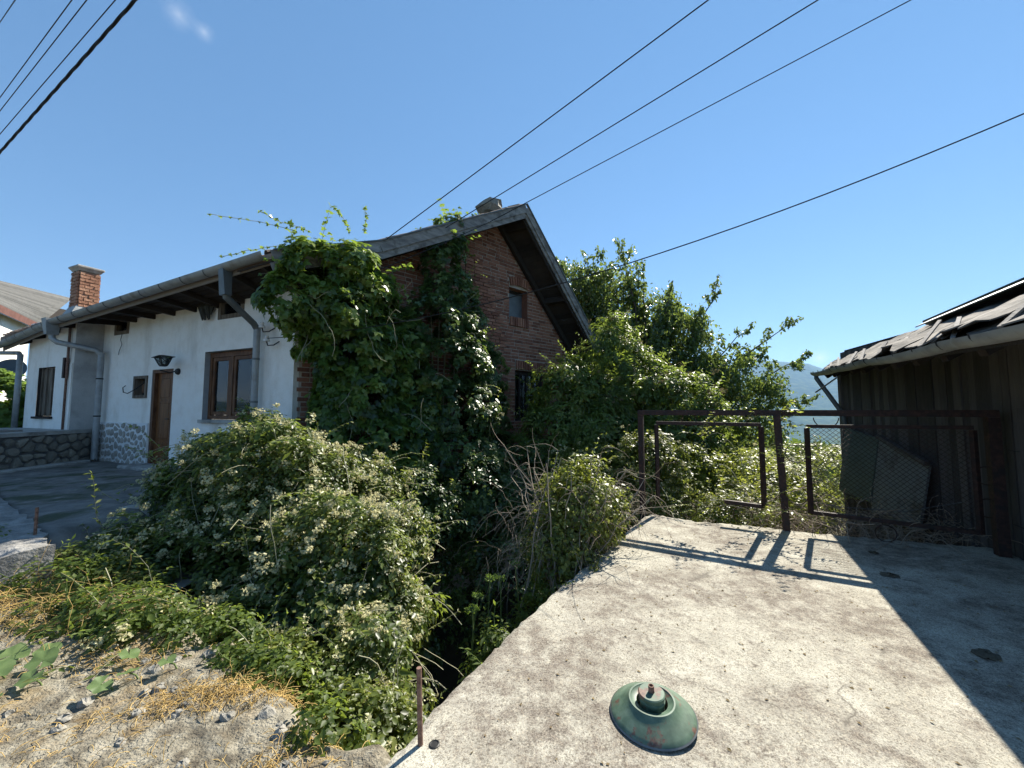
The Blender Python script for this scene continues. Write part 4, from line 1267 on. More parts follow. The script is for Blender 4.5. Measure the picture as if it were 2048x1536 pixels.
MB().lathe([(.001, -.06), (.12, -.05), (.24, -.02), (.33, .03), (.335, .035), (.24, -.01), (.001, -.05)], (-14.35, 10.95, 2.74), 28, (.45, -.85, .35)).build('reflector', M['dishgrey'], sd, True)
MB().tube([(-14.5, 11.1, .2), (-14.5, 11.1, 2.6), (-14.38, 11.0, 2.72)], .03, 8).build('post', M['zincdark'], sd, True)
MB().tube([(-14.35, 10.93, 2.5), (-14.15, 10.55, 2.72)], .012, 6).build('feed_arm', M['zincdark'], sd)
MB().tube([(-14.17, 10.58, 2.70), (-14.12, 10.50, 2.76)], .03, 8).build('feed_horn', M['zincdark'], sd)
# ------------------------------------------------------------------ steel railing across the slab end
gp0, gp1, gp2 = Vector((2.06, 6.18, 0)), Vector((3.66, 5.24, 0)), Vector((5.40, 4.34, 0))
ul = (gp0 - gp1); UL = ul.length; ul.normalize()
vl = (gp2 - gp1); VL = vl.length; vl.normalize()
def GL(u, n, z): return gp1 + ul * u + Vector((ul.y, -ul.x, 0)) * n + Z * z
def GR(v, n, z): return gp1 + vl * v + Vector((-vl.y, vl.x, 0)) * n + Z * z
gate = empty('steel_railing', gp1, 'rusty dark steel frame railing with one wire mesh panel at the slab end', 'railing')
MB().box(GL, .003, UL + .04, -.04, .04, 1.52, 1.60).build('top_rail', M['rust'], gate, bevel=.004)
MB().box(GR, .003, VL + .045, -.04, .04, 1.52, 1.60).build('top_rail', M['rust'], gate, bevel=.004)
MB().hexa([GL(-.04, -.045, -.02), GL(.04, -.045, -.02), GL(.04, .045, -.02), GL(-.04, .045, -.02), GL(0.015, -.043, 1.525), GL(.095, -.043, 1.525), GL(.095, .043, 1.525), GL(.015, .043, 1.525)]).build('post', M['rust'], gate)
MB().box(GL, UL - .04, UL + .038, -.037, .037, -.3, 1.518).build('post', M['rust'], gate)
MB().box(GR, VL - .055, VL + .043, -.048, .048, -.05, 1.518).build('post', M['rust'], gate)
def bars(fr, lst, s):
    for (a, za, b, zb) in lst:
        MB().beam(fr(a, 0, za), fr(b, 0, zb), s, s).build('frame_bar', M['rust'], gate)
bars(GL, [(.24, 1.395, 1.62, 1.40), (.24, .26, .24, 1.37), (1.62, .22, 1.62, 1.37), (.265, .28, .72, .295)], .05)
bars(GR, [(.27, 1.385, 1.80, 1.40), (.27, .25, .27, 1.36), (1.80, .21, 1.80, 1.37), (.295, .27, 1.775, .225)], .045)
def ring(fr, u, z, r, a0=0, a1=2 * math.pi, sx=1.0):
    n = 22
    MB().tube([fr(u + math.cos(a) * r * sx, .02, z + math.sin(a) * r) for a in np.linspace(a0, a1, n)], .006, 5).build('ring', M['rust'], gate, True)
ring(GR, .135, .47, .115); ring(GR, .14, 1.02, .115); ring(GR, .48, 1.50, .13, math.pi, 2 * math.pi)
ring(GR, 1.89, .86, .10); ring(GR, 1.89, .50, .105); ring(GR, 1.0, .10, .10); ring(GL, .50, .13, .115)
ring(GL, .13, .50, .10); ring(GL, 1.15, 1.46, .10); ring(GL, 1.74, .9, .10); ring(GL, 1.2, .12, .11)
mb = MB()
v0, v1, z0_, z1_ = .29, 1.78, .28, 1.37
pit = .062
for sgn in (1, -1):
    c = -2.0
    while c < 4.0:
        # line z = z0 + sgn*(v - c)
        pts = []
        for v in np.linspace(v0, v1, 25):
            z = z0_ + sgn * (v - c) * .92
            if z0_ <= z <= z1_: pts.append(GR(v, .012 + .010 * sgn + .012 * math.sin(v * 4 + z * 3), z))
        if len(pts) > 1:
            mb.tube([pts[0], pts[len(pts) // 2], pts[-1]] if len(pts) > 2 else pts, .0029, 3, False)
        c += pit
o = mb.build('wire_mesh', M['rust'], gate, fix=False); o['kind'] = 'stuff'
MB().tube([GR(.2, .03, .42), GR(.6, .05, .36), GR(1.2, .05, .38), GR(1.7, .03, .55)], .005, 5).build('loose_wire', M['zincdark'], gate, True)

# ------------------------------------------------------------------ wooden shed on the right
sb = Vector((5.60, 4.42, 0)); sdv = Vector((math.sin(math.radians(17.7)), math.cos(math.radians(17.7)), 0)); snv = Vector((-sdv.y, sdv.x, 0))
def S(q_, n, z): return sb + sdv * q_ + snv * n + Z * z
shed = empty('wooden_shed', S(1, 0, -.3), 'dark weathered board shed with broken sheet roof on the right', 'shed')
q_ = -2.6
while q_ < 3.40:
    wd = rnd.uniform(.085, .125)
    t0, l0 = rnd.uniform(-.008, .008), rnd.uniform(-.01, .01)
    n1 = rnd.uniform(.0, .022)
    zt = 2.75
    MB().hexa([S(q_, -.03, -.9), S(q_ + wd, -.03, -.9), S(q_ + wd, n1, -.9), S(q_, n1 + t0, -.9), S(q_ + l0, -.03, zt), S(q_ + wd + l0, -.03, zt), S(q_ + wd + l0, n1 + .004, zt), S(q_ + l0, n1 + t0, zt)]).build('board', M['shedwood'], shed)
    q_ += wd + rnd.uniform(.004, .014)
QE = q_
wb = MB()
wb.add([S(-2.6, -.06, -.9), S(QE, -.06, -.9), S(QE, -.06, 2.8), S(-2.6, -.06, 2.8)], [(0, 1, 2, 3)])
wb.add([S(QE, -.06, -2.5), S(QE, -4, -2.5), S(QE, -4, 2.6), S(QE, -.06, 2.6)], [(0, 1, 2, 3)])
wb.add([S(-2.6, -.06, -.9), S(-2.6, -4, -.9), S(-2.6, -4, 2.8), S(-2.6, -.06, 2.8)], [(0, 1, 2, 3)])
wb.build('back_lining', M['dark'], shed)
MB().box(S, QE - .02, QE + .08, -.06, .05, -.9, 2.45).build('corner_post', M['shedwood'], shed)
MB().box(S, -.62, -.40, .02, .14, -.1, 1.62).build('door_post', M['shedwood'], shed)
for z_ in (1.15, .35): MB().tube([S(-.7, .15, z_), S(-.2, .10, z_ + .01)], .006, 5).build('wire_tie', M['black'], shed)
En, Ef = Vector((3.29, 2.43, 2.14)), Vector((6.50, 8.02, 2.41))
Tn, Tf = Vector((4.85, 2.30, 2.97)), Vector((6.72, 7.95, 2.60))
def EL(f): return En.lerp(Ef, f) if 0 <= f <= 1 else En + (Ef - En) * f
def TL(f): return Tn + (Tf - Tn) * f
def SR(f, g_, dz=0.0): return EL(f).lerp(TL(f), g_) + Z * dz
sroof = MB().hexa([SR(-.35, -.07, -.07), SR(1, -.07, -.07), SR(1, 1.02, -.12), SR(-.35, 1.02, -.12), SR(-.35, -.07, -.03), SR(1, -.07, -.03), SR(1, 1.02, -.06), SR(-.35, 1.02, -.06)]).build('roof', M['darkwood'], shed)
ends = [-.35, -.2, -.06, .10, .22, .36, .47, .60, .74, .86, 1.0]
for i, (a, b) in enumerate(zip(ends[:-1], ends[1:])):
    gA, gB = rnd.uniform(-.05, .08), 1.02
    nx2, ny2 = 9, 9
    ph = rnd.uniform(0, 6)
    vs, fs = [], []
    for side in (0, 1):
        for ix in range(nx2):
            for iy in range(ny2):
                f_ = a - .02 + (b - a + .04) * ix / (nx2 - 1); g_ = gA + (gB - gA) * iy / (ny2 - 1)
                jag = .05 * math.sin(ix * 2.3 + ph) if iy == 0 else 0
                dz = .015 + .012 * (i % 2) + .022 * math.sin(ix * 1.4 + ph) * (1 - .4 * g_) + (.10 * (1 - g_) ** 3 * (1 if i in (3, 5) else .25)) * math.sin(ix / (nx2 - 1) * math.pi + .4) - (.012 if side else 0)
                vs.append(SR(f_, g_ + jag, dz + .01 * math.sin(iy * 3 + ph)))
    m_ = nx2 * ny2
    for ix in range(nx2 - 1):
        for iy in range(ny2 - 1):
            p = ix * ny2 + iy
            fs.append((p, p + ny2, p + ny2 + 1, p + 1)); fs.append((m_ + p, m_ + p + 1, m_ + p + ny2 + 1, m_ + p + ny2))
    for ix in range(nx2 - 1):
        p = ix * ny2; fs.append((p, m_ + p, m_ + p + ny2, p + ny2)); p += ny2 - 1; fs.append((p, p + ny2, m_ + p + ny2, m_ + p))
    for iy in range(ny2 - 1):
        p = iy; fs.append((p, p + 1, m_ + p + 1, m_ + p)); p = (nx2 - 1) * ny2 + iy; fs.append((p, m_ + p, m_ + p + 1, p + 1))
    MB().add(vs, fs).build('roof_sheet', M['sheet'], sroof, True)
# main roof beyond the top edge, falling away
MB().hexa([TL(-.35) - Z * .12 - Vector((.1, 0, 0)), TL(1.0) - Z * .12 - Vector((.1, 0, 0)), TL(1.0) + Vector((3.6, -1.1, -1.0)), TL(-.35) + Vector((3.6, -1.1, -1.0)), TL(-.35) - Z * .05, TL(1.0) - Z * .05, TL(1.0) + Vector((3.6, -1.1, -.93)), TL(-.35) + Vector((3.6, -1.1, -.93))]).build('far_roof_slope', M['sheet'], sroof)
# broken laths and tilted battens along the eaves
for i in range(9):
    f_ = .05 + i * .105
    a = SR(f_, .02, .02); b = SR(f_ + rnd.uniform(.02, .09), rnd.uniform(.2, .4), rnd.uniform(.05, .14))
    MB().beam(a, b, .03, .018).build('lath', M['oldwood'], sroof)
for i in range(12):
    f_ = -.1 + i * .095
    MB().beam(SR(f_, .02, -.13), SR(f_, .95, -.14), .06, .08).build('rafter', M['darkwood'], sroof)
sg = empty('shed_gutter', EL(.5)); put(sg, shed)
gcut = [-.3, .10, .42, .72, 1.015]
go = Vector((-.09, .05, 0))
for i, (a, b) in enumerate(zip(gcut[:-1], gcut[1:])):
    MB().halfround(EL(a) + go - Z * (.0 + .015 * (i % 2)), EL(b + .012) + go - Z * .012, .078, segs=5, sag=.02).build('gutter_length', M['zinc'], sg, True)
for f_ in np.arange(.03, 1.0, .078):
    c = EL(f_) + go - Z * .004
    x = Vector(((Ef - En).y, -(Ef - En).x, 0)).normalized()
    MB().tube([c + x * .085 * math.cos(a) - Z * .085 * math.sin(a) for a in np.linspace(0, math.pi, 8)], .006, 4).build('gutter_strap', M['black'], sg)
MB().halfround(TL(.50) + Vector((-.12, .04, .03)), TL(-.1) + Vector((-.12, .04, .09)), .062).build('upper_gutter', M['greengut'], shed, True)
MB().beam(TL(.52) + Vector((-.04, .01, -.02)), TL(-.1) + Vector((-.04, .01, .04)), .03, .20).build('gutter_board', M['darkwood'], shed)
MB().beam(TL(.47) + Vector((-.26, .08, -.045)), TL(-.1) + Vector((-.26, .08, .0)), .22, .014, (-.5, .15, 1)).build('flashing', M['zincdark'], shed)
MB().tube([EL(1.0) + go - Z * .06, EL(1.0) + go - Z * .14, S(3.28, .10, 1.52), S(3.28, .08, 1.3)], .042, 10).build('downpipe', M['zincdark'], shed, True)
tag(top(MB().beam(S(2.35, .55, 2.18), S(2.7, .75, 1.93), .03, .016).build('lath', M['oldwood'])), 'broken pale lath dangling from the shed gutter', 'lath')
# panels leaning on the shed
tag(top(MB().hexa([S(2.20, .22, .05), S(3.25, .22, .05), S(3.25, .25, .05), S(2.20, .25, .05), S(2.2, .06, 1.12), S(3.25, .06, 1.26), S(3.25, .09, 1.26), S(2.2, .09, 1.12)]).build('leaning_panel', M['panelgreen'])), 'pale green sheet leaning on the shed behind the mesh', 'panel')
tag(top(MB().hexa([S(1.02, .24, -.1), S(2.15, .24, -.1), S(2.15, .27, -.1), S(1.02, .27, -.1), S(1.02, .07, .84), S(2.15, .07, 1.10), S(2.15, .10, 1.10), S(1.02, .10, .84)]).build('leaning_panel', M['panelwhite'])), 'pale grey sheet with sloping top leaning on the shed boards', 'panel')
tag(top(MB().beam(S(.95, .16, .86), S(2.1, .14, 1.16), .07, .07).build('batten', M['shedwood'], bevel=.01)), 'dark sloping batten resting on the pale grey sheet', 'batten')

# ------------------------------------------------------------------ things on the slab
def enamel():
    m = bpy.data.materials.new('green_enamel')
    n, l, out = nodes_of(m)
    geo = n.new('ShaderNodeNewGeometry')
    def nz(sc, d, ro=.6):
        z = n.new('ShaderNodeTexNoise'); z.inputs['Scale'].default_value = sc; z.inputs['Detail'].default_value = d; z.inputs['Roughness'].default_value = ro
        l.new(geo.outputs['Position'], z.inputs['Vector']); return z.outputs['Fac']
    r0 = ramp(n, [(.045, .082, .054), (.078, .130, .086), (.13, .19, .135)], [.3, .5, .7]); l.new(nz(14, 8), r0.inputs[0])
    r1 = ramp(n, [(0, 0, 0), (1, 1, 1)], [.545, .60]); l.new(nz(11, 7, .65), r1.inputs[0])
    r2 = ramp(n, [(.085, .042, .030), (.16, .09, .062)], [.4, .6]); l.new(nz(60, 4), r2.inputs[0])
    mx = n.new('ShaderNodeMix'); mx.data_type = 'RGBA'
    l.new(r1.outputs[0], mx.inputs['Factor']); l.new(r0.outputs[0], mx.inputs[6]); l.new(r2.outputs[0], mx.inputs[7])
    b = n.new('ShaderNodeBsdfPrincipled'); b.inputs['Roughness'].default_value = .5
    l.new(mx.outputs[2], b.inputs['Base Color']); l.new(b.outputs[0], out.inputs[0])
    return m
M['enamel'] = enamel()
lamp = empty('lamp_shade', (.735, 2.12, 0), 'green enamel industrial lamp shade with rust patches lying on the concrete', 'lamp shade')
ax = Vector((-.05, -.04, 1)).normalized()
lc = Vector((.735, 2.12, .012))
MB().lathe([(.19, .002), (.209, .004), (.213, .010), (.208, .018), (.192, .029), (.158, .050), (.126, .070), (.119, .079), (.115, .083), (.107, .083), (.103, .078), (.078, .070), (.077, .03)], lc, 56, ax).build('shade', M['enamel'], lamp, True)
MB().lathe([(.211, .003), (.2165, .009), (.211, .015)], lc, 56, ax).build('rim', M['zincdark'], lamp, True)
MB().lathe([(.060, .035), (.060, .072), (.066, .078), (.066, .088), (.063, .090), (.063, .104), (.067, .107), (.067, .114), (.062, .118), (.016, .118)], lc, 40, ax).build('neck', M['enamel'], lamp, True)
MB().lathe([(.015, .116), (.015, .150), (.010, .151), (.009, .135)], lc, 18, ax).build('socket_pipe', M['rustrod'], lamp, True)

tag(top(MB().tube([(-.438, 1.955, -.02), (-.443, 1.953, .12), (-.447, 1.952, .24), (-.450, 1.95, .355)], .0125, 10).build('steel_rod', M['rustrod'], smooth=True)), 'short rusty steel rod standing upright at the slab edge', 'rod')
MB().lathe([(.001, .003), (.017, .003), (.021, .0065), (.026, .004), (.028, -.004)], (-.372, 1.955, -.001), 16).build('painted_drill_hole', M['black'], slab, True)  # no recess cut: low rim, black disc painted in for the shade inside
for (x, y, r_, lab) in ((3.10, 2.62, .06, 'flat dark clod on the shaded concrete near the right edge'), (3.66, 3.84, .06, 'dark clod lying on the edge of the shed shadow'), (4.05, 4.42, .035, 'small dark clod on the shaded concrete by the railing')):
    mb = MB().lathe([(.001, .012), (r_ * .5, .013), (r_ * .9, .007), (r_, .0)], (x, y, .001), 14)
    o = mb.build('clod', M['soil'], smooth=True)
    for v in o.data.vertices: v.co += Vector((rnd.gauss(0, .012), rnd.gauss(0, .012), abs(rnd.gauss(0, .005))))
    tag(top(o), lab, 'clod')
o = MB().lathe([(.001, .016), (.014, .014), (.018, .004), (.016, 0)], (.915, 2.135, .001), 9).build('charred_bit', M['black'])
for v in o.data.vertices: v.co.x = .915 + (v.co.x - .915) * 1.5
tag(top(o), 'small charred stick end just right of the lamp shade', 'stick')
# crumbs, grit and leaf bits on the slab
n_ = 900
gx_, gy_ = rng.uniform(-.2, 5, n_), rng.uniform(1.6, 5.4, n_)
lim = np.interp(gy_, [1.5, 1.83, 2.46, 3.3, 4.4, 5.9], [-.7, -.52, -.18, .32, 1.08, 2.1])
ok = (gx_ > lim) & (gx_ < 5.2) & (gy_ < 6.6 - .42 * gx_)
P = np.stack([gx_, gy_, np.full(n_, .004)], 1)[ok]
n_ = len(P)
leafobj('slab_litter', P, rdir(n_) * np.array([1, 1, .1]), np.tile([0, 0, 1.0], (n_, 1)) + rng.normal(0, .3, (n_, 3)), rng.uniform(.008, .028, n_), T_DIA, LF['umbel'], None, rng.uniform(0, .6, n_))

# ------------------------------------------------------------------ overhead wires
def wire(name, pts, r, lab, sag=0.0, n=26, twist=False, grp='overhead wires'):
    a, b = Vector(pts[0]), Vector(pts[-1])
    line = []
    for i in range(n + 1):
        t = i / n
        p = a.lerp(b, t); p.z -= sag * 4 * t * (1 - t); line.append(p)
    if twist:
        mb = MB()
        d = (b - a).normalized(); x = d.cross(Z).normalized(); y = x.cross(d)
        for k in range(3):
            pl_ = []
            for i in range(n * 6 + 1):
                t = i / (n * 6)
                p = a.lerp(b, t); p.z -= sag * 4 * t * (1 - t)
                an = t * (b - a).length * 2 * math.pi / .85 + k * 2.094
                pl_.append(p + (x * math.cos(an) + y * math.sin(an)) * r * .9)
            mb.tube(pl_, r, 6)
    else:
        mb = MB().tube(line, r, 6)
    o = mb.build(name, M['cable'], smooth=True)
    return tag(top(o), lab, 'cable', grp)
def ext(a, b, ka_, kb_):
    a, b = Vector(a), Vector(b); return a + (a - b) * ka_, b + (b - a) * kb_
a, b = ext((-2.36, 6.7, 4.57), (2.3, 4.2, 6.4), .02, 1.6)
wire('power_cable', (a, b), .008, 'leftmost of the three black cables rising from the gable roof to the upper right')
a, b = ext((-1.15, 7.2, 5.19), (3.76, 4.4, 6.63), .03, 1.4)
wire('power_cable', (a, b), .008, 'middle of the three black cables rising from the gable roof to the upper right')
a, b = ext((-2.58, 6.1, 3.70), (4.89, 4.6, 6.86), .0, 1.2)
wire('power_cable', ((-.46, 7.8, 5.53), b), .008, 'rightmost of the three black cables crossing the gable peak')
wire('power_cable', ((-.46, 7.8, 5.53), (-2.58, 6.1, 3.70)), .007, 'thin cable running down in front of the verge board into the vine', .03)
wire('power_cable', (tuple(F(.47, .14, 2.80)), (5.327, 2.9, 4.506)), .0065, 'long cable sagging from the wall insulator past the cherry tree to the right', .5)
for (p, q_, lab) in (((-12.83, 9, 11.29), (-9.03, 6.5, 9.03), 'outermost thin wire in the top left corner of the sky'), ((-12.65, 9, 9.30), (-8.0, 6.5, 9.03), 'second thin wire from the left in the top left sky'),
                     ((-12.62, 9, 8.95), (-7.73, 6.5, 9.03), 'third thin wire from the left in the top left sky'), ((-12.56, 9, 8.36), (-7.21, 6.5, 9.03), 'thin wire just left of the thick twisted cable')):
    a, b = ext(p, q_, .6, 1.2)
    wire('overhead_wire', (a, b), .0085, lab)
a, b = ext((-6.96, 5.0, 5.09), (-3.58, 3.4, 5.49), .9, .9)
wire('twisted_cable', (a, b), .0078, 'thick black twisted cable crossing the top left corner', 0.0, 26, True)
# ------------------------------------------------------------------ plants
exec_plants = True
def gb(t, o, z, rt, ro, rz):
    p = G(t, o, z); r = max(rt, ro) * .6 + min(rt, ro) * .4
    return (p.x, p.y, p.z, rt * .82 + ro * .18, rt * .76 + ro * .24, rz)
# clematis thicket in front of the white wall
mound = [(-3.25, 5.0, .70, .95, .80, .85), (-4.0, 5.0, .30, .58, .60, .62), (-2.45, 4.75, .30, .75, .80, .82), (-1.72, 4.25, -.12, .65, .75, .78), (-1.28, 3.75, -.40, .45, .55, .76),
         (-1.20, 3.15, -.65, .36, .50, .62), (-1.95, 3.5, -.45, .75, .55, .72), (-3.0, 4.0, -.25, .8, .6, .60), (-3.75, 3.95, -.15, .6, .42, .40), (-2.6, 3.15, -.48, .75, .45, .55), (-2.7, 5.4, .3, 1.1, .8, .8)]
cl = empty('clematis_thicket', (-2.6, 4.3, -.6), 'large rounded thicket covered in cream blossom in front of the white wall', 'shrub')
_, cp, cn = clumps(mound, 3600, 50, .13, .054, T_DIA, LF['clematis'], cl, tilt=.6, rough=.36, rs=3.3)
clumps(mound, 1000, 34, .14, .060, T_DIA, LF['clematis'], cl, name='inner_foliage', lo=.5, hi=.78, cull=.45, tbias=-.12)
clumps(mound, 620, 24, .15, .088, T_NAR, LF['weed'], cl, name='large_leaves', droop=.5, rough=.38, rs=3.3, tbias=.05)
blossoms(cp, cn, 1500, 26, .062, .028, cl, LF['flower'], keep=lambda p, n: (n[:, 2] > .0) & (p[:, 2] > -.7), lift=.22)
_kc = cp[cn[:, 2] > -.1]
shoots(cp, cn, 240, .6, .8, .062, T_NAR, LF['clematis'], cl, M['stem'], up=.6)
polys = []
for i in rng.choice(len(cp), 190):
    polys.append((arc_shoot(cp[i] - cn[i] * .05, cn[i] + rng.normal(0, .7, 3), rng.uniform(.3, .9), .9), .0038))
tubes_mesh(polys, 'dry_stem', M['stem'], cl, 3, 'stuff')

# lower creeping growth towards the camera
low = [(-1.65, 2.85, -.60, .75, .45, .52), (-1.05, 2.45, -.62, .50, .48, .45), (-.80, 2.05, -.50, .24, .32, .30), (-2.5, 3.05, -.42, .55, .35, .42), (-.72, 2.65, -.75, .28, .5, .45), (-3.45, 3.40, -.15, .45, .30, .36), (-4.0, 3.7, -.02, .4, .22, .28), (-1.2, 2.15, -.45, .3, .25, .30)]
lg = empty('creeping_bramble', (-1.4, 2.5, -.8), 'low green bramble and weeds spilling down beside the steel rod', 'shrub')
_, cp2, cn2 = clumps(low, 2400, 42, .10, .046, T_DIA, LF['bramble'], lg, tilt=.6, rough=.12, rs=4)
shoots(cp2, cn2, 130, .35, .8, .042, T_NAR, LF['bramble'], lg, M['stem'], up=.8)
blossoms(cp2, cn2, 150, 18, .04, .018, lg, LF['flower'], keep=lambda p, n: n[:, 2] > .2, lift=.12)
polys = []
for i in rng.choice(len(cp2), 60):
    polys.append((arc_shoot(cp2[i], cn2[i] + rng.normal(0, .8, 3), rng.uniform(.2, .6), 1.0), .003))
tubes_mesh(polys, 'dry_stem', M['stem'], lg, 3, 'stuff')

# vine over the house corner and eaves
v1 = empty('corner_vine', G(.8, .4, -.4), 'big leafy vine mass hanging over the house corner from the eaves', 'vine')
vb = [gb(.10, .80, 3.80, .50, .42, .36), gb(.60, .80, 3.95, .55, .40, .36), gb(.40, .66, 3.35, .75, .48, .55), gb(.95, .60, 3.45, .52, .40, .62), gb(.70, .56, 2.70, .65, .42, .75), gb(1.15, .50, 2.6, .48, .38, .70),
      gb(.95, .50, 1.9, .68, .42, .75), gb(.55, .42, 1.6, .32, .30, .6), gb(1.2, .50, 1.0, .75, .45, .8), gb(-.20, .72, 3.25, .38, .36, .40), gb(.05, .52, 2.75, .30, .30, .40), gb(1.6, .6, .2, .9, .6, .8), gb(1.75, .40, 2.75, .42, .30, .55), gb(1.85, .45, 2.0, .50, .36, .70), gb(1.9, .5, 1.2, .6, .42, .7)]
_, vp, vn = clumps(vb, 1500, 27, .14, .105, T_LOB, LF['vine'], v1, rough=.14, rs=3.4, droop=.9, tilt=.5, tfun=lambda p: .22 * np.clip((p[:, 2] - 3.3) / .8, 0, 1))
up_ = vp[:, 2] > 3.2
shoots(vp[up_], vn[up_], 34, .55, 1.1, .085, T_LOB, LF['vine'], v1, M['stem'], leafgap=.09, up=.3, r0=.005, tb=.2)
polys = []
for i in rng.choice(len(vp), 46):
    polys.append((arc_shoot(vp[i] + vn[i] * .06, np.array([rng.normal(0, .7), rng.normal(0, .4) - .3, rng.normal(-.2, .4)]), rng.uniform(.4, 1.1), .3, 9, .28), .0045))
# long runners reaching out over the gutter
for (a, d, L) in (((-3.35, 5.75, 4.35), (-1, -.15, .22), 1.1), ((-3.2, 5.85, 4.4), (-.8, -.1, .45), .7), ((-2.7, 6.2, 4.55), (-.3, -.1, .9), .45), ((-2.5, 6.3, 4.6), (.25, -.1, .9), .4), ((-3.5, 5.7, 4.1), (-1, -.1, .02), .9)):
    polys.append((arc_shoot(a, d, L, .25, 9, .12), .004))
tubes_mesh(polys, 'runner', M['stem'], v1, 4, 'stuff')
rp_ = np.concatenate([np.array(p[0]) for p in polys[-5:]])
leafobj('runner_leaves', np.repeat(rp_, 3, 0), rdir(len(rp_) * 3), np.tile([0, 0, 1.0], (len(rp_) * 3, 1)) + rng.normal(0, .4, (len(rp_) * 3, 3)), rng.uniform(.03, .075, len(rp_) * 3), T_LOB, LF['vine'], v1, rng.uniform(.5, 1, len(rp_) * 3))
st = []
for k in range(6):
    t = rng.uniform(.6, 1.5)
    st.append((arc_shoot(G(t, .20, -1.8), (.01, .01, 1), 5.0, 0, 10, .012), list(np.linspace(.03, .012, 11))))
tubes_mesh(st, 'stem', M['bark'], v1, 6)

# climber column up the brick gable
v2 = empty('gable_climber', G(2.9, .4, -.4), 'tall ivy column climbing the brick gable to the roof edge', 'vine')
cb = [gb(2.80, .38, 5.25, .30, .28, .45), gb(2.55, .34, 4.6, .42, .30, .50), gb(2.75, .40, 4.0, .55, .40, .55), gb(2.45, .45, 3.3, .75, .45, .65), gb(3.2, .45, 3.3, .45, .40, .60), gb(2.6, .50, 2.5, 1.0, .5, .75), gb(3.6, .50, 2.4, .50, .45, .70),
      gb(2.7, .55, 1.6, 1.05, .55, .75), gb(3.6, .55, 1.6, .50, .45, .65), gb(2.8, .6, .7, 1.1, .6, .75), gb(3.5, .75, .75, .6, .55, .65) , gb(2.9, .9, -.2, 1.2, .8, .7)]
_, wp, wn_ = clumps(cb, 1700, 25, .13, .085, T_LOB, LF['vine2'], v2, droop=.9, tilt=.5, rough=.14, rs=3.4)
rt = np.array([(Vector(p) - C0).dot(gG) for p in wp])
sel = rt > 2.9
shoots(wp[sel], wn_[sel], 120, .42, .7, .055, T_DIA, LF['bramble'], v2, M['stem'], up=.35, tb=.1)
blossoms(wp, wn_, 260, 22, .055, .026, v2, LF['flower'], keep=lambda p, n: np.array([(Vector(q) - C0).dot(gG) for q in p]) > 3.1, lift=.16)
shoots(wp[wp[:, 2] > 4.9], wn_[wp[:, 2] > 4.9], 22, .45, .3, .07, T_LOB, LF['vine'], v2, M['stem'], leafgap=.08, up=.8, tb=.25)
polys = []
for i in rng.choice(len(wp), 40):
    polys.append((arc_shoot(wp[i] + wn_[i] * .06, np.array([rng.normal(.3, .6), rng.normal(-.3, .4), rng.normal(-.1, .5)]), rng.uniform(.3, .8), .4, 8, .3), .004))
for k in range(5):
    t = rng.uniform(2.3, 3.2)
    polys.append((arc_shoot(G(t, .12, -1.8), (.005, .005, 1), 6.2, 0, 10, .012), list(np.linspace(.03, .01, 11))))
tubes_mesh(polys, 'stem', M['stem'], v2, 4, 'stuff')

# dark undergrowth in the pit between the gable and the slab
ug = empty('pit_undergrowth', (-.6, 6.6, -2.2), 'dark shaded undergrowth filling the hollow below the gable', 'shrub')
ub = [(-1.7, 6.3, -.3, .9, .8, 1.0), (-.7, 7.0, -.2, .9, .8, 1.0), (.3, 7.6, -.1, .9, .8, 1.0), (.9, 6.9, -.5, .8, .7, .9), (-.2, 6.0, -1.1, .8, .7, .8), (-1.6, 5.4, -1.3, .7, .6, .7), (.75, 5.6, -1.2, .5, .5, .8), (0.9, 8.6, .2, .8, .7, 1.0)]
_, up2, un2 = clumps(ub, 1100, 32, .15, .062, T_DIA, LF['vine2'], ug, droop=.5)
shoots(up2, un2, 110, .45, .7, .055, T_DIA, LF['bramble'], ug, M['stem'], up=.7, tb=.0)

# elder bushes by the gable
def elder(name, lab, blobs, n1, seed_t):
    e = empty(name, (blobs[0][0], blobs[0][1], -2.2), lab, 'shrub', 'elder bushes right of the gable')
    _, p, n = clumps(blobs, int(n1 * 1.15), 34, .16, .105, T_NAR, LF['elder'], e, droop=.5, tilt=.5, tbias=seed_t, rough=.24, rs=2.8)
    upp = n[:, 2] > .15
    shoots(p[upp], n[upp], int(n1 * .10), .5, .5, .085, T_NAR, LF['elder'], e, M['greenstem'], leafgap=.07, up=.9, tb=.2)
    blossoms(p, n, int(n1 * .11), 42, .085, .020, e, LF['umbel'], keep=lambda a, b: b[:, 2] > .2, name='umbel', lift=.24)
    tr = []
    for k in range(6):
        tr.append((arc_shoot((blobs[0][0] + rng.normal(0, .2), blobs[0][1] + rng.normal(0, .2), -2.3), (rng.normal(0, .25), rng.normal(0, .2), 1), 4.0, .1, 9, .08), list(np.linspace(.04, .012, 10))))
    tubes_mesh(tr, 'stem', M['bark'], e, 6)
elder('elder_bush', 'bright green elder bush half covering the gable window', [(1.25, 8.7, 1.75, .80, .70, 1.05), (.95, 8.5, .9, .75, .7, .9), (1.75, 8.6, 1.0, .8, .7, .95), (1.5, 8.4, .2, 1.0, .7, .8)], 760, .05)
elder('elder_bush', 'taller elder bush with brownish flower heads behind the railing', [(2.45, 9.3, 2.70, .75, .70, 1.20), (2.9, 9.2, 1.9, .95, .8, 1.1), (2.2, 9.0, 1.5, .8, .7, 1.0)], 760, .0)
elder('elder_bush', 'broad elder bush at the right with yellowish flower heads', [(3.7, 8.9, 1.55, .95, .8, 1.05), (4.4, 9.0, 1.0, .75, .8, .95), (3.4, 8.5, .6, 1.1, .8, .9)], 760, .0)

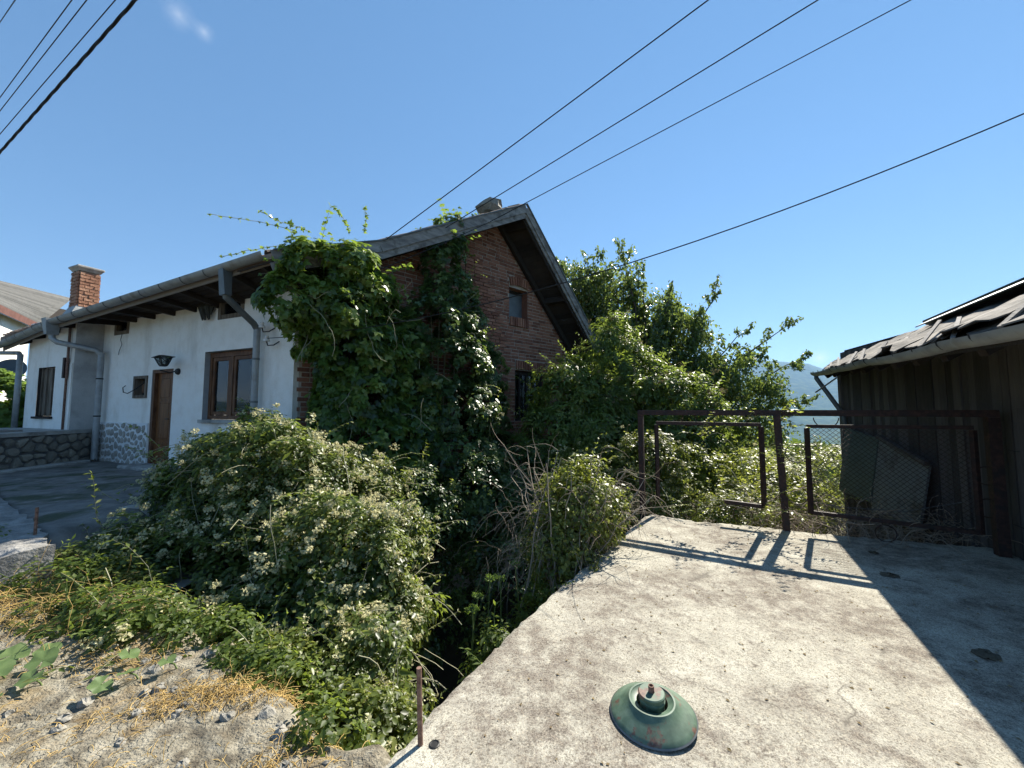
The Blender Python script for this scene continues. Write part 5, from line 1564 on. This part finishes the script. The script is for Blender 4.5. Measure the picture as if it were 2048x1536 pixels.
# bramble behind the railing
br = empty('bramble_bank', (3.0, 7.2, -1.4), 'bright bramble and clematis bank growing behind the railing', 'shrub')
bb = [(1.5, 7.4, .0, .9, .8, 1.0), (2.5, 7.3, .15, .9, .7, 1.05), (3.4, 7.0, .05, .9, .7, .95), (4.2, 6.8, -.05, .7, .7, .95), (2.4, 6.7, -.4, .9, .45, .7), (3.5, 6.2, -.45, .9, .45, .65), (4.9, 6.9, -.2, .6, .7, .75), (5.4, 7.6, -.1, .6, .7, .7)]
_, bp_, bn_ = clumps(bb, 2100, 38, .14, .052, T_DIA, LF['bramble'], br, tilt=.55, tbias=.03, rough=.2)
shoots(bp_, bn_, 200, .55, .8, .06, T_DIA, LF['bramble'], br, M['stem'], up=.7, tb=.2)
blossoms(bp_, bn_, 420, 20, .055, .024, br, LF['flower'], keep=lambda p, n: n[:, 2] > -.1, lift=.15)
polys = []
for i in rng.choice(len(bp_), 110):
    polys.append((arc_shoot(bp_[i], bn_[i] + rng.normal(0, .7, 3), rng.uniform(.4, 1.0), 1.0), .0042))
tubes_mesh(polys, 'dry_stem', M['stem'], br, 3, 'stuff')
# shoots reaching through the railing
rp2 = np.array([GL(u, .05, z) for u, z in [(.1, 1.3), (.0, 1.45), (.4, 1.45), (1.0, 1.2), (.3, .35), (.9, .15), (1.5, .1), (.5, .9), (.2, .2), (.05, .9)]])
shoots(rp2, np.tile([.1, -.5, .3], (10, 1)), 34, .5, .7, .06, T_DIA, LF['bramble'], br, M['stem'], up=.3, tb=.3, name='reaching_leaves')

# cherry tree beyond the gable
ct = empty('cherry_tree', (4.5, 12.4, -3.2), 'dark green cherry tree with drooping leaves rising right of the roof', 'tree')
tb_ = np.array([4.5, 12.4, -3.2]); fork = np.array([4.4, 12.4, .2])
tubes_mesh([(np.linspace(tb_, fork, 8) + rng.normal(0, .04, (8, 3)), list(np.linspace(.22, .15, 8)))], 'trunk', M['bark'], ct, 10)
tips = [(3.5, 12, 6.9), (2.9, 12.2, 6.6), (2.35, 12, 6.3), (1.6, 12.3, 6.3), (4.2, 12.1, 6.1), (5.1, 12.1, 5.4), (5.3, 12.2, 4.8), (6.55, 12, 5.5), (6.2, 12.2, 4.2), (7.4, 12, 4.1), (8.75, 12, 4.3), (8.0, 12.2, 3.4), (9.1, 12, 3.2), (9.0, 11.8, 1.9), (8.2, 12, 2.3), (7.2, 11.8, 1.5), (7.6, 12, .8), (6.6, 11.6, .6), (5.8, 11.6, 1.6)]
for k in range(16):
    tips.append((rng.uniform(1.3, 4.6), rng.uniform(11.6, 13.2), rng.uniform(4.2, 6.0)))
for k in range(52):
    d = rdir(1)[0]
    tips.append(tuple(np.array([4.0, 12.3, 3.3]) + d * np.array([2.7, 1.5, 2.9]) * rng.uniform(.45, 1.0)))
limb, P, D, N = [], [], [], []
for tip in tips:
    tip = np.array(tip)
    L = np.linalg.norm(tip - fork)
    mid = (fork + tip) / 2 + np.array([rng.normal(0, .2), rng.normal(0, .25), .15 * L * rng.uniform(.3, 1.0)])
    ts = np.linspace(0, 1, 12)[:, None]
    pts = (1 - ts) ** 2 * fork + 2 * ts * (1 - ts) * mid + ts ** 2 * tip + rng.normal(0, .03, (12, 3))
    limb.append((pts, list(np.linspace(.075, .008, 12))))
    for k in range(20):
        t = rng.uniform(.34, 1.0) if k else 1.0
        a = min(int(t * 11), 10)
        base = pts[a] + (pts[a + 1] - pts[a]) * (t * 11 - a)
        tan = pts[min(a + 1, 11)] - pts[max(a - 1, 0)]; tan /= np.linalg.norm(tan)
        dr_ = tan * .6 + rdir(1)[0] * .8 + np.array([0, 0, .25])
        tl = rng.uniform(.3, .85) * (1.15 - .5 * t)
        tp = arc_shoot(base, dr_, tl, .35, 6, .12) if k else arc_shoot(base, tan + np.array([0, 0, .3]), .35, .1, 6, .1)
        limb.append((tp, list(np.linspace(.009, .003, 7))))
        q2 = np.array(tp)
        m = int(26 + tl * 32)
        ii = rng.integers(0, 6, m); fr_ = rng.uniform(0, 1, m)[:, None]
        pos = q2[ii] * (1 - fr_) + q2[ii + 1] * fr_ + rng.normal(0, .035, (m, 3))
        P.append(pos); D.append(nrmz(rdir(m) * .75 + np.array([0, 0, -.75]))); N.append(nrmz(rdir(m) + np.array([0, 0, .7])))
P, D, N = map(np.concatenate, (P, D, N))
n_ = len(P)
cb_ = [(3.3, 12.4, 3.9, 1.9, 1.2, 2.0), (2.1, 12.6, 4.3, 1.2, 1.0, 1.5), (4.6, 12.3, 2.9, 1.9, 1.2, 1.9), (3.4, 12.5, 1.6, 2.2, 1.3, 1.6), (5.9, 12.1, 1.9, 1.5, 1.0, 1.4), (7.0, 12.0, 1.1, 1.3, .9, 1.1), (5.2, 12.2, .4, 1.8, 1.1, 1.2),
       (1.9, 12.3, 5.1, 1.0, .9, 1.2), (3.2, 12.2, 5.5, .95, .9, 1.05), (4.5, 12.2, 4.5, 1.1, .9, 1.1), (5.5, 12.1, 3.5, 1.1, .9, 1.1), (6.7, 12, 2.6, 1.0, .8, .95), (7.8, 12, 2.0, .8, .7, .8)]
ck_, cn_ = shell(cb_, 2100, .55, 1.08, .5)
bf = bumpf(ck_, 1.7)
ck_ = ck_ + cn_ * (.40 * (bf - .2))[:, None]
ck_ = ck_[rng.uniform(-.8, .1, len(bf)) < bf]
ii_ = np.repeat(np.arange(len(ck_)), 34)
P = np.concatenate([P, ck_[ii_] + rng.normal(0, .15, (len(ii_), 3)) * np.array([1, 1, .85])])
D = np.concatenate([D, nrmz(rdir(len(ii_)) * .75 + np.array([0, 0, -.75]))]); N = np.concatenate([N, nrmz(rdir(len(ii_)) + np.array([0, 0, .7]))])
n_ = len(P)
leafobj('crown', P, D, N, rng.uniform(.075, .135, n_), T_OVA, LF['cherry'], ct, np.clip(rng.normal(.45, .2, n_), 0, 1))
tubes_mesh(limb, 'limb', M['bark'], ct, 4, 'stuff')

# dry twiggy bush at the slab edge
tbk = empty('twiggy_bush', (.72, 4.3, -.4), 'half dry twiggy bush growing at the slab edge', 'shrub')
polys, ends_ = [], []
for k in range(34):
    b0 = np.array([.55 + rng.normal(0, .16), 4.15 + rng.normal(0, .16), -.45])
    tgt = np.array([.75 + rng.normal(0, .42), 4.55 + rng.normal(0, .35), rng.uniform(.45, 1.05)])
    pts = [b0 + (tgt - b0) * f + np.array([0, 0, .25 * math.sin(f * 2.2)]) * .5 + rng.normal(0, .02, 3) for f in np.linspace(0, 1, 8)]
    polys.append((pts, list(np.linspace(.011, .004, 8)))); ends_ += pts[3:]
ends_ = np.array(ends_)
for k in range(330):
    b0 = ends_[rng.integers(len(ends_))]
    polys.append((arc_shoot(b0, np.array([rng.normal(0, .8), rng.normal(0, .6), rng.normal(.05, .6)]), rng.uniform(.15, .6), rng.uniform(.2, 1.6), 6, .22), [.0030, .0028, .0025, .0022, .0018, .0014, .0010]))
for k in range(60):      # dead hanging strands on the right side
    b0 = np.array([1.05 + rng.normal(0, .2), 4.7 + rng.normal(0, .2), rng.uniform(.2, .8)])
    polys.append((arc_shoot(b0, np.array([rng.normal(.5, .5), rng.normal(-.1, .4), rng.normal(0, .4)]), rng.uniform(.3, .8), rng.uniform(1., 2.4), 7, .2), .0016))
for k in range(70):
    b0 = np.array([.15 + rng.normal(0, .18), 4.2 + rng.normal(0, .2), rng.uniform(-.1, .6)])
    polys.append((arc_shoot(b0, np.array([rng.normal(-.5, .5), rng.normal(-.1, .4), rng.normal(0, .5)]), rng.uniform(.3, .7), rng.uniform(1., 2.2), 7, .2), .0016))
tubes_mesh(polys, 'twig', M['twig'], tbk, 3, 'stuff')
_, tp_, tn_ = clumps([(.75, 4.5, .55, .42, .40, .50), (.55, 4.3, .15, .38, .35, .45), (1.0, 4.7, .35, .35, .35, .40)], 680, 26, .12, .048, T_DIA, LF['bramble'], tbk, lo=.2, hi=1.05, cull=.0)
shoots(tp_, tn_, 40, .35, .5, .04, T_DIA, LF['bramble'], tbk, M['stem'], up=.6, tb=.2)
# weeds with umbels in the pit edge
wd = empty('umbel_weed', (.0, 3.5, -.9), 'tall weeds with pale umbel heads in the dark gap left of the slab', 'weed')
polys, P, cs = [], [], []
for (x, y, z) in ((-.30, 3.6, .02), (-.12, 3.7, .0), (-.42, 3.55, -.08), (-.36, 3.4, -.12), (.05, 3.85, .05)):
    polys.append((arc_shoot((x + .03, y, -1.3), (0, 0, 1), z + 1.3, 0, 7, .03), .005)); cs.append((x, y, z))
    e_ = polys[-1][0][-1]
    for k in range(16):
        d = np.array([rng.normal(0, .6), rng.normal(0, .6), .7]); q2 = e_ + d / np.linalg.norm(d) * .055
        polys.append(([e_, q2], .0015)); P.append(q2)
tubes_mesh(polys, 'stalk', M['greenstem'], wd, 4, 'stuff')
P = np.repeat(np.array(P), 7, 0); P = P + rng.normal(0, .011, P.shape)
leafobj('umbel', P, rdir(len(P)), rdir(len(P)) + np.array([0, 0, 1]), rng.uniform(.008, .016, len(P)), T_FLO, LF['grape'], wd, rng.uniform(.4, 1, len(P)))
_, wp2, wn2 = clumps([(-.15, 3.15, -.62, .22, .45, .42), (.25, 3.75, -.55, .22, .35, .42)], 170, 26, .09, .05, T_NAR, LF['weed'], wd)
shoots(wp2, wn2, 24, .35, .3, .06, T_NAR, LF['weed'], wd, M['greenstem'], up=1.0)

# brushwood heap behind the mesh panel
bh = empty('brushwood_heap', (4.7, 5.7, -.5), 'heap of grey dry twigs behind the wire mesh panel', 'brushwood')
polys = []
for k in range(620):
    f_ = rng.uniform(0, 1)
    b0 = np.array([3.55 + 2.2 * f_ + rng.normal(0, .15), 5.75 - .75 * f_ + rng.normal(0, .3), rng.uniform(-.35, .25) * (1 - .3 * f_)])
    polys.append((arc_shoot(b0, np.array([rng.normal(0, .8), rng.normal(0, .7), rng.normal(.1, .45)]), rng.uniform(.25, .8), rng.uniform(.3, 1.8), 6, .25), rng.uniform(.002, .005)))
tubes_mesh(polys, 'twig', M['twig'], bh, 3, 'stuff')
polys = []
mb = MB()
# green growth past the shed corner
fg = empty('hedge_growth', (7.3, 9.5, -1.5), 'sunlit green growth seen through the mesh beside the shed corner', 'shrub')
_, fp, fn = clumps([(6.6, 9.2, -.2, .9, .8, .8), (7.6, 9.8, -.1, 1.0, .8, .8), (5.8, 9.0, -.3, .8, .7, .9), (8.6, 10.5, -.3, 1.2, 1, .8)], 480, 34, .16, .07, T_DIA, LF['bramble'], fg, tbias=.12)
shoots(fp, fn, 60, .5, .6, .07, T_DIA, LF['bramble'], fg, M['stem'], up=.8, tb=.25)

# grape shrub behind the far house end
gs = empty('grape_shrub', (-13, 9.8, .6), 'bright yellow green leafy shrub at the far left house end', 'shrub')
clumps([(-12.9, 9.7, 1.55, .8, .6, .75), (-13.4, 9.9, 2.0, .6, .5, .6), (-12.3, 9.9, 1.3, .6, .5, .6)], 300, 30, .17, .12, T_LOB, LF['grape'], gs, tbias=.1)
tubes_mesh([(arc_shoot((-13, 9.8, .3), (rng.normal(0, .2), 0, 1), 1.8, 0, 6, .1), .03) for k in range(4)], 'stem', M['bark'], gs, 6)
gs2 = empty('far_bush', (-13.9, 11.5, .6), 'dark green bush below the satellite dish', 'shrub')
clumps([(-13.6, 11.3, 2.1, .55, .5, .6), (-13.9, 11.4, 1.4, .8, .6, .7)], 160, 30, .16, .09, T_DIA, LF['cherry'], gs2)
tubes_mesh([(arc_shoot((-13.7, 11.3, .3), (rng.normal(0, .2), 0, 1), 1.8, 0, 6, .1), .03) for k in range(4)], 'stem', M['bark'], gs2, 6)

# mallow at the lower left: each big leaf a part
ml = empty('mallow_plant', (-2.75, 2.3, 0), 'pale green mallow with broad lobed leaves on the dirt bank', 'weed')
def mallow_leaf(c, r, nrm, yaw):
    k = 20
    R = Vector((0, 0, 1)).rotation_difference(Vector(nrm)).to_matrix() @ Matrix.Rotation(yaw, 3, 'Z')
    vs = [Vector(c)]
    for j in range(k + 1):
        a = .25 + (2 * math.pi - .5) * j / k
        rr = r * (.80 + .20 * abs(math.cos(a * 2.5))) * rnd.uniform(.95, 1.05)
        vs.append(Vector(c) + R @ Vector((rr * math.cos(a), rr * math.sin(a), .12 * rr * math.sin(a * 5) + .10 * rr)))
    fs = [(0, j, j + 1) for j in range(1, k + 1)]
    v = np.array([tuple(x) for x in vs])
    np_mesh('leaf', v, np.array(fs), LF['mallow'], ml, np.full(len(v), rnd.uniform(.2, .9)))
for (x, y, z, r_) in [(-2.95, 2.30, .26, .10), (-2.82, 2.42, .22, .09), (-3.05, 2.45, .24, .10), (-2.72, 2.28, .20, .075), (-2.88, 2.18, .19, .09), (-3.1, 2.25, .2, .09), (-2.40, 2.52, .16, .07), (-2.25, 2.36, .15, .065), (-2.10, 2.45, .17, .06), (-2.32, 2.28, .12, .07), (-2.95, 2.55, .16, .08), (-2.75, 2.12, .15, .07)]:
    z *= .45
    mallow_leaf((x, y, z), r_ * .8, (rnd.gauss(0, .3), rnd.gauss(-.2, .3), 1), rnd.uniform(0, 6.28))
    tubes_mesh([([(x, y, z), (x + .02, y + .03, z * .5), (x + .05, y + .05, -.05)], .004)], 'leaf_stalk', M['greenstem'], ml, 4)

# dry yellow grass tufts on the bank
def tuft(cx_, cy_, sx, sy, n, h, name='dry_grass', yaw=0, lean=(0, 0), lab='yellow dry grass', rw=.0015):
    polys = []
    for k in range(n):
        a, b = rng.normal(0, 1), rng.normal(0, 1)
        x = cx_ + a * sx * math.cos(yaw) - b * sy * math.sin(yaw); y = cy_ + a * sx * math.sin(yaw) + b * sy * math.cos(yaw)
        z = float(bank_h(np.array([x]), np.array([y]))[0])
        d = np.array([rng.normal(lean[0], .7), rng.normal(lean[1], .7), rng.uniform(.25, 1.0)])
        polys.append((arc_shoot((x, y, z - .01), d, rng.uniform(.5, 1.2) * h, 1.6, 4, .2), rw))
    return polys
polys = tuft(-1.72, 2.30, .22, .07, 1500, .12, yaw=.45) + tuft(-1.42, 2.42, .14, .09, 900, .13) + tuft(-2.5, 2.55, .22, .10, 500, .12) + tuft(-2.75, 1.95, .3, .12, 600, .10) + tuft(-1.05, 1.92, .10, .10, 600, .10) + tuft(-1.75, 1.80, .3, .08, 600, .08) + tuft(-3.3, 2.9, .4, .15, 900, .28, lean=(-.5, 0)) + tuft(-3.9, 3.0, .5, .2, 900, .32, lean=(-.3, .2))
tag(tubes_mesh(polys, 'dry_grass', M['straw'], None, 3), 'yellow dry grass tufts on the broken paving and bank', 'grass', kind='stuff')
# leafy weeds along the bank edge
wk = empty('bank_weeds', (-2.4, 2.9, 0), 'low leafy weeds along the edge of the dirt bank', 'weed')
_, a_, b_ = clumps([(-2.2, 2.85, -.05, .45, .18, .16), (-2.9, 2.95, .08, .5, .2, .16), (-3.6, 3.2, .06, .4, .2, .14), (-4.3, 3.25, .10, .5, .2, .16), (-1.45, 2.5, -.15, .3, .15, .14), (-4.9, 3.5, .2, .6, .3, .3), (-1.75, 2.62, -.12, .3, .14, .14), (-1.0, 2.12, -.12, .2, .12, .14), (-2.55, 2.75, .0, .3, .12, .12), (-3.7, 3.2, .2, .3, .18, .14), (-3.2, 2.85, .06, .4, .15, .12)], 700, 28, .09, .042, T_DIA, LF['weed'], wk)
shoots(a_, b_, 60, .28, .4, .045, T_NAR, LF['weed'], wk, M['greenstem'], up=1.0)
# rubble on the bank
for i in range(34):
    x = rng.uniform(-3.2, -.85); y = rng.uniform(1.75, 2.9)
    if (y - 1.9) + (x + .75) * .6 > .12: y = 1.9 - (x + .75) * .6 - .05
    r_ = rng.uniform(.012, .045)
    o = MB().lathe([(.001, r_ * .6), (r_ * .7, r_ * .45), (r_, 0), (r_ * .7, -r_ * .4), (.001, -r_ * .5)], (x, y, float(bank_h(np.array([x]), np.array([y]))[0])), 7).build('rubble_stone', M['rock'])
    for v in o.data.vertices: v.co += Vector((rnd.gauss(0, r_ * .18), rnd.gauss(0, r_ * .18), rnd.gauss(0, r_ * .12)))
    tag(top(o), 'loose grey rubble stone on the broken paving at lower left', 'stone', 'rubble stones on the bank')

# woods on the valley side
az_ = np.radians(rng.uniform(14, 62, 1500)); rr2 = np.exp(rng.uniform(math.log(28), math.log(900), 1500))
fx, fy = rr2 * np.sin(az_), rr2 * np.cos(az_)
fz = terrain_h(fx, fy)
per = 30
ii = np.repeat(np.arange(1500), per)
hs = rng.uniform(2.5, 5.5, 1500)
hs = np.minimum(hs, np.maximum(1.5, rr2 * .05))
d = rdir(len(ii)); d[:, 2] = np.abs(d[:, 2])
P = np.stack([fx, fy, fz + hs * .35], 1)[ii] + d * np.stack([hs * .55, hs * .55, hs * .65], 1)[ii] * rng.uniform(.7, 1.05, len(ii))[:, None]
leafobj('valley_wood', P, rdir(len(ii)), d + rdir(len(ii)) * .5, hs[ii] * rng.uniform(.2, .4, len(ii)), T_DIA, LF['far'], None, np.clip(rng.normal(.45, .15, 1500)[ii] + rng.normal(0, .15, len(ii)), 0, 1))

# ------------------------------------------------------------------ air
zlo, zhi = float(tz.min()) - 2, float(tz.max()) + 40
hb = MB().hexa([(-12600, -12600, zlo), (12600, -12600, zlo), (12600, 12600, zlo), (-12600, 12600, zlo), (-12600, -12600, zhi), (12600, -12600, zhi), (12600, 12600, zhi), (-12600, 12600, zhi)])
hm = bpy.data.materials.new('haze_air')
n, l, out = nodes_of(hm)
pv = n.new('ShaderNodeVolumePrincipled')
pv.inputs['Color'].default_value = (.32, .58, 1, 1)
pv.inputs['Density'].default_value = 6e-5
pv.inputs['Anisotropy'].default_value = .2
l.new(pv.outputs[0], out.inputs['Volume'])
tag(hb.build('haze', hm), kind='stuff')
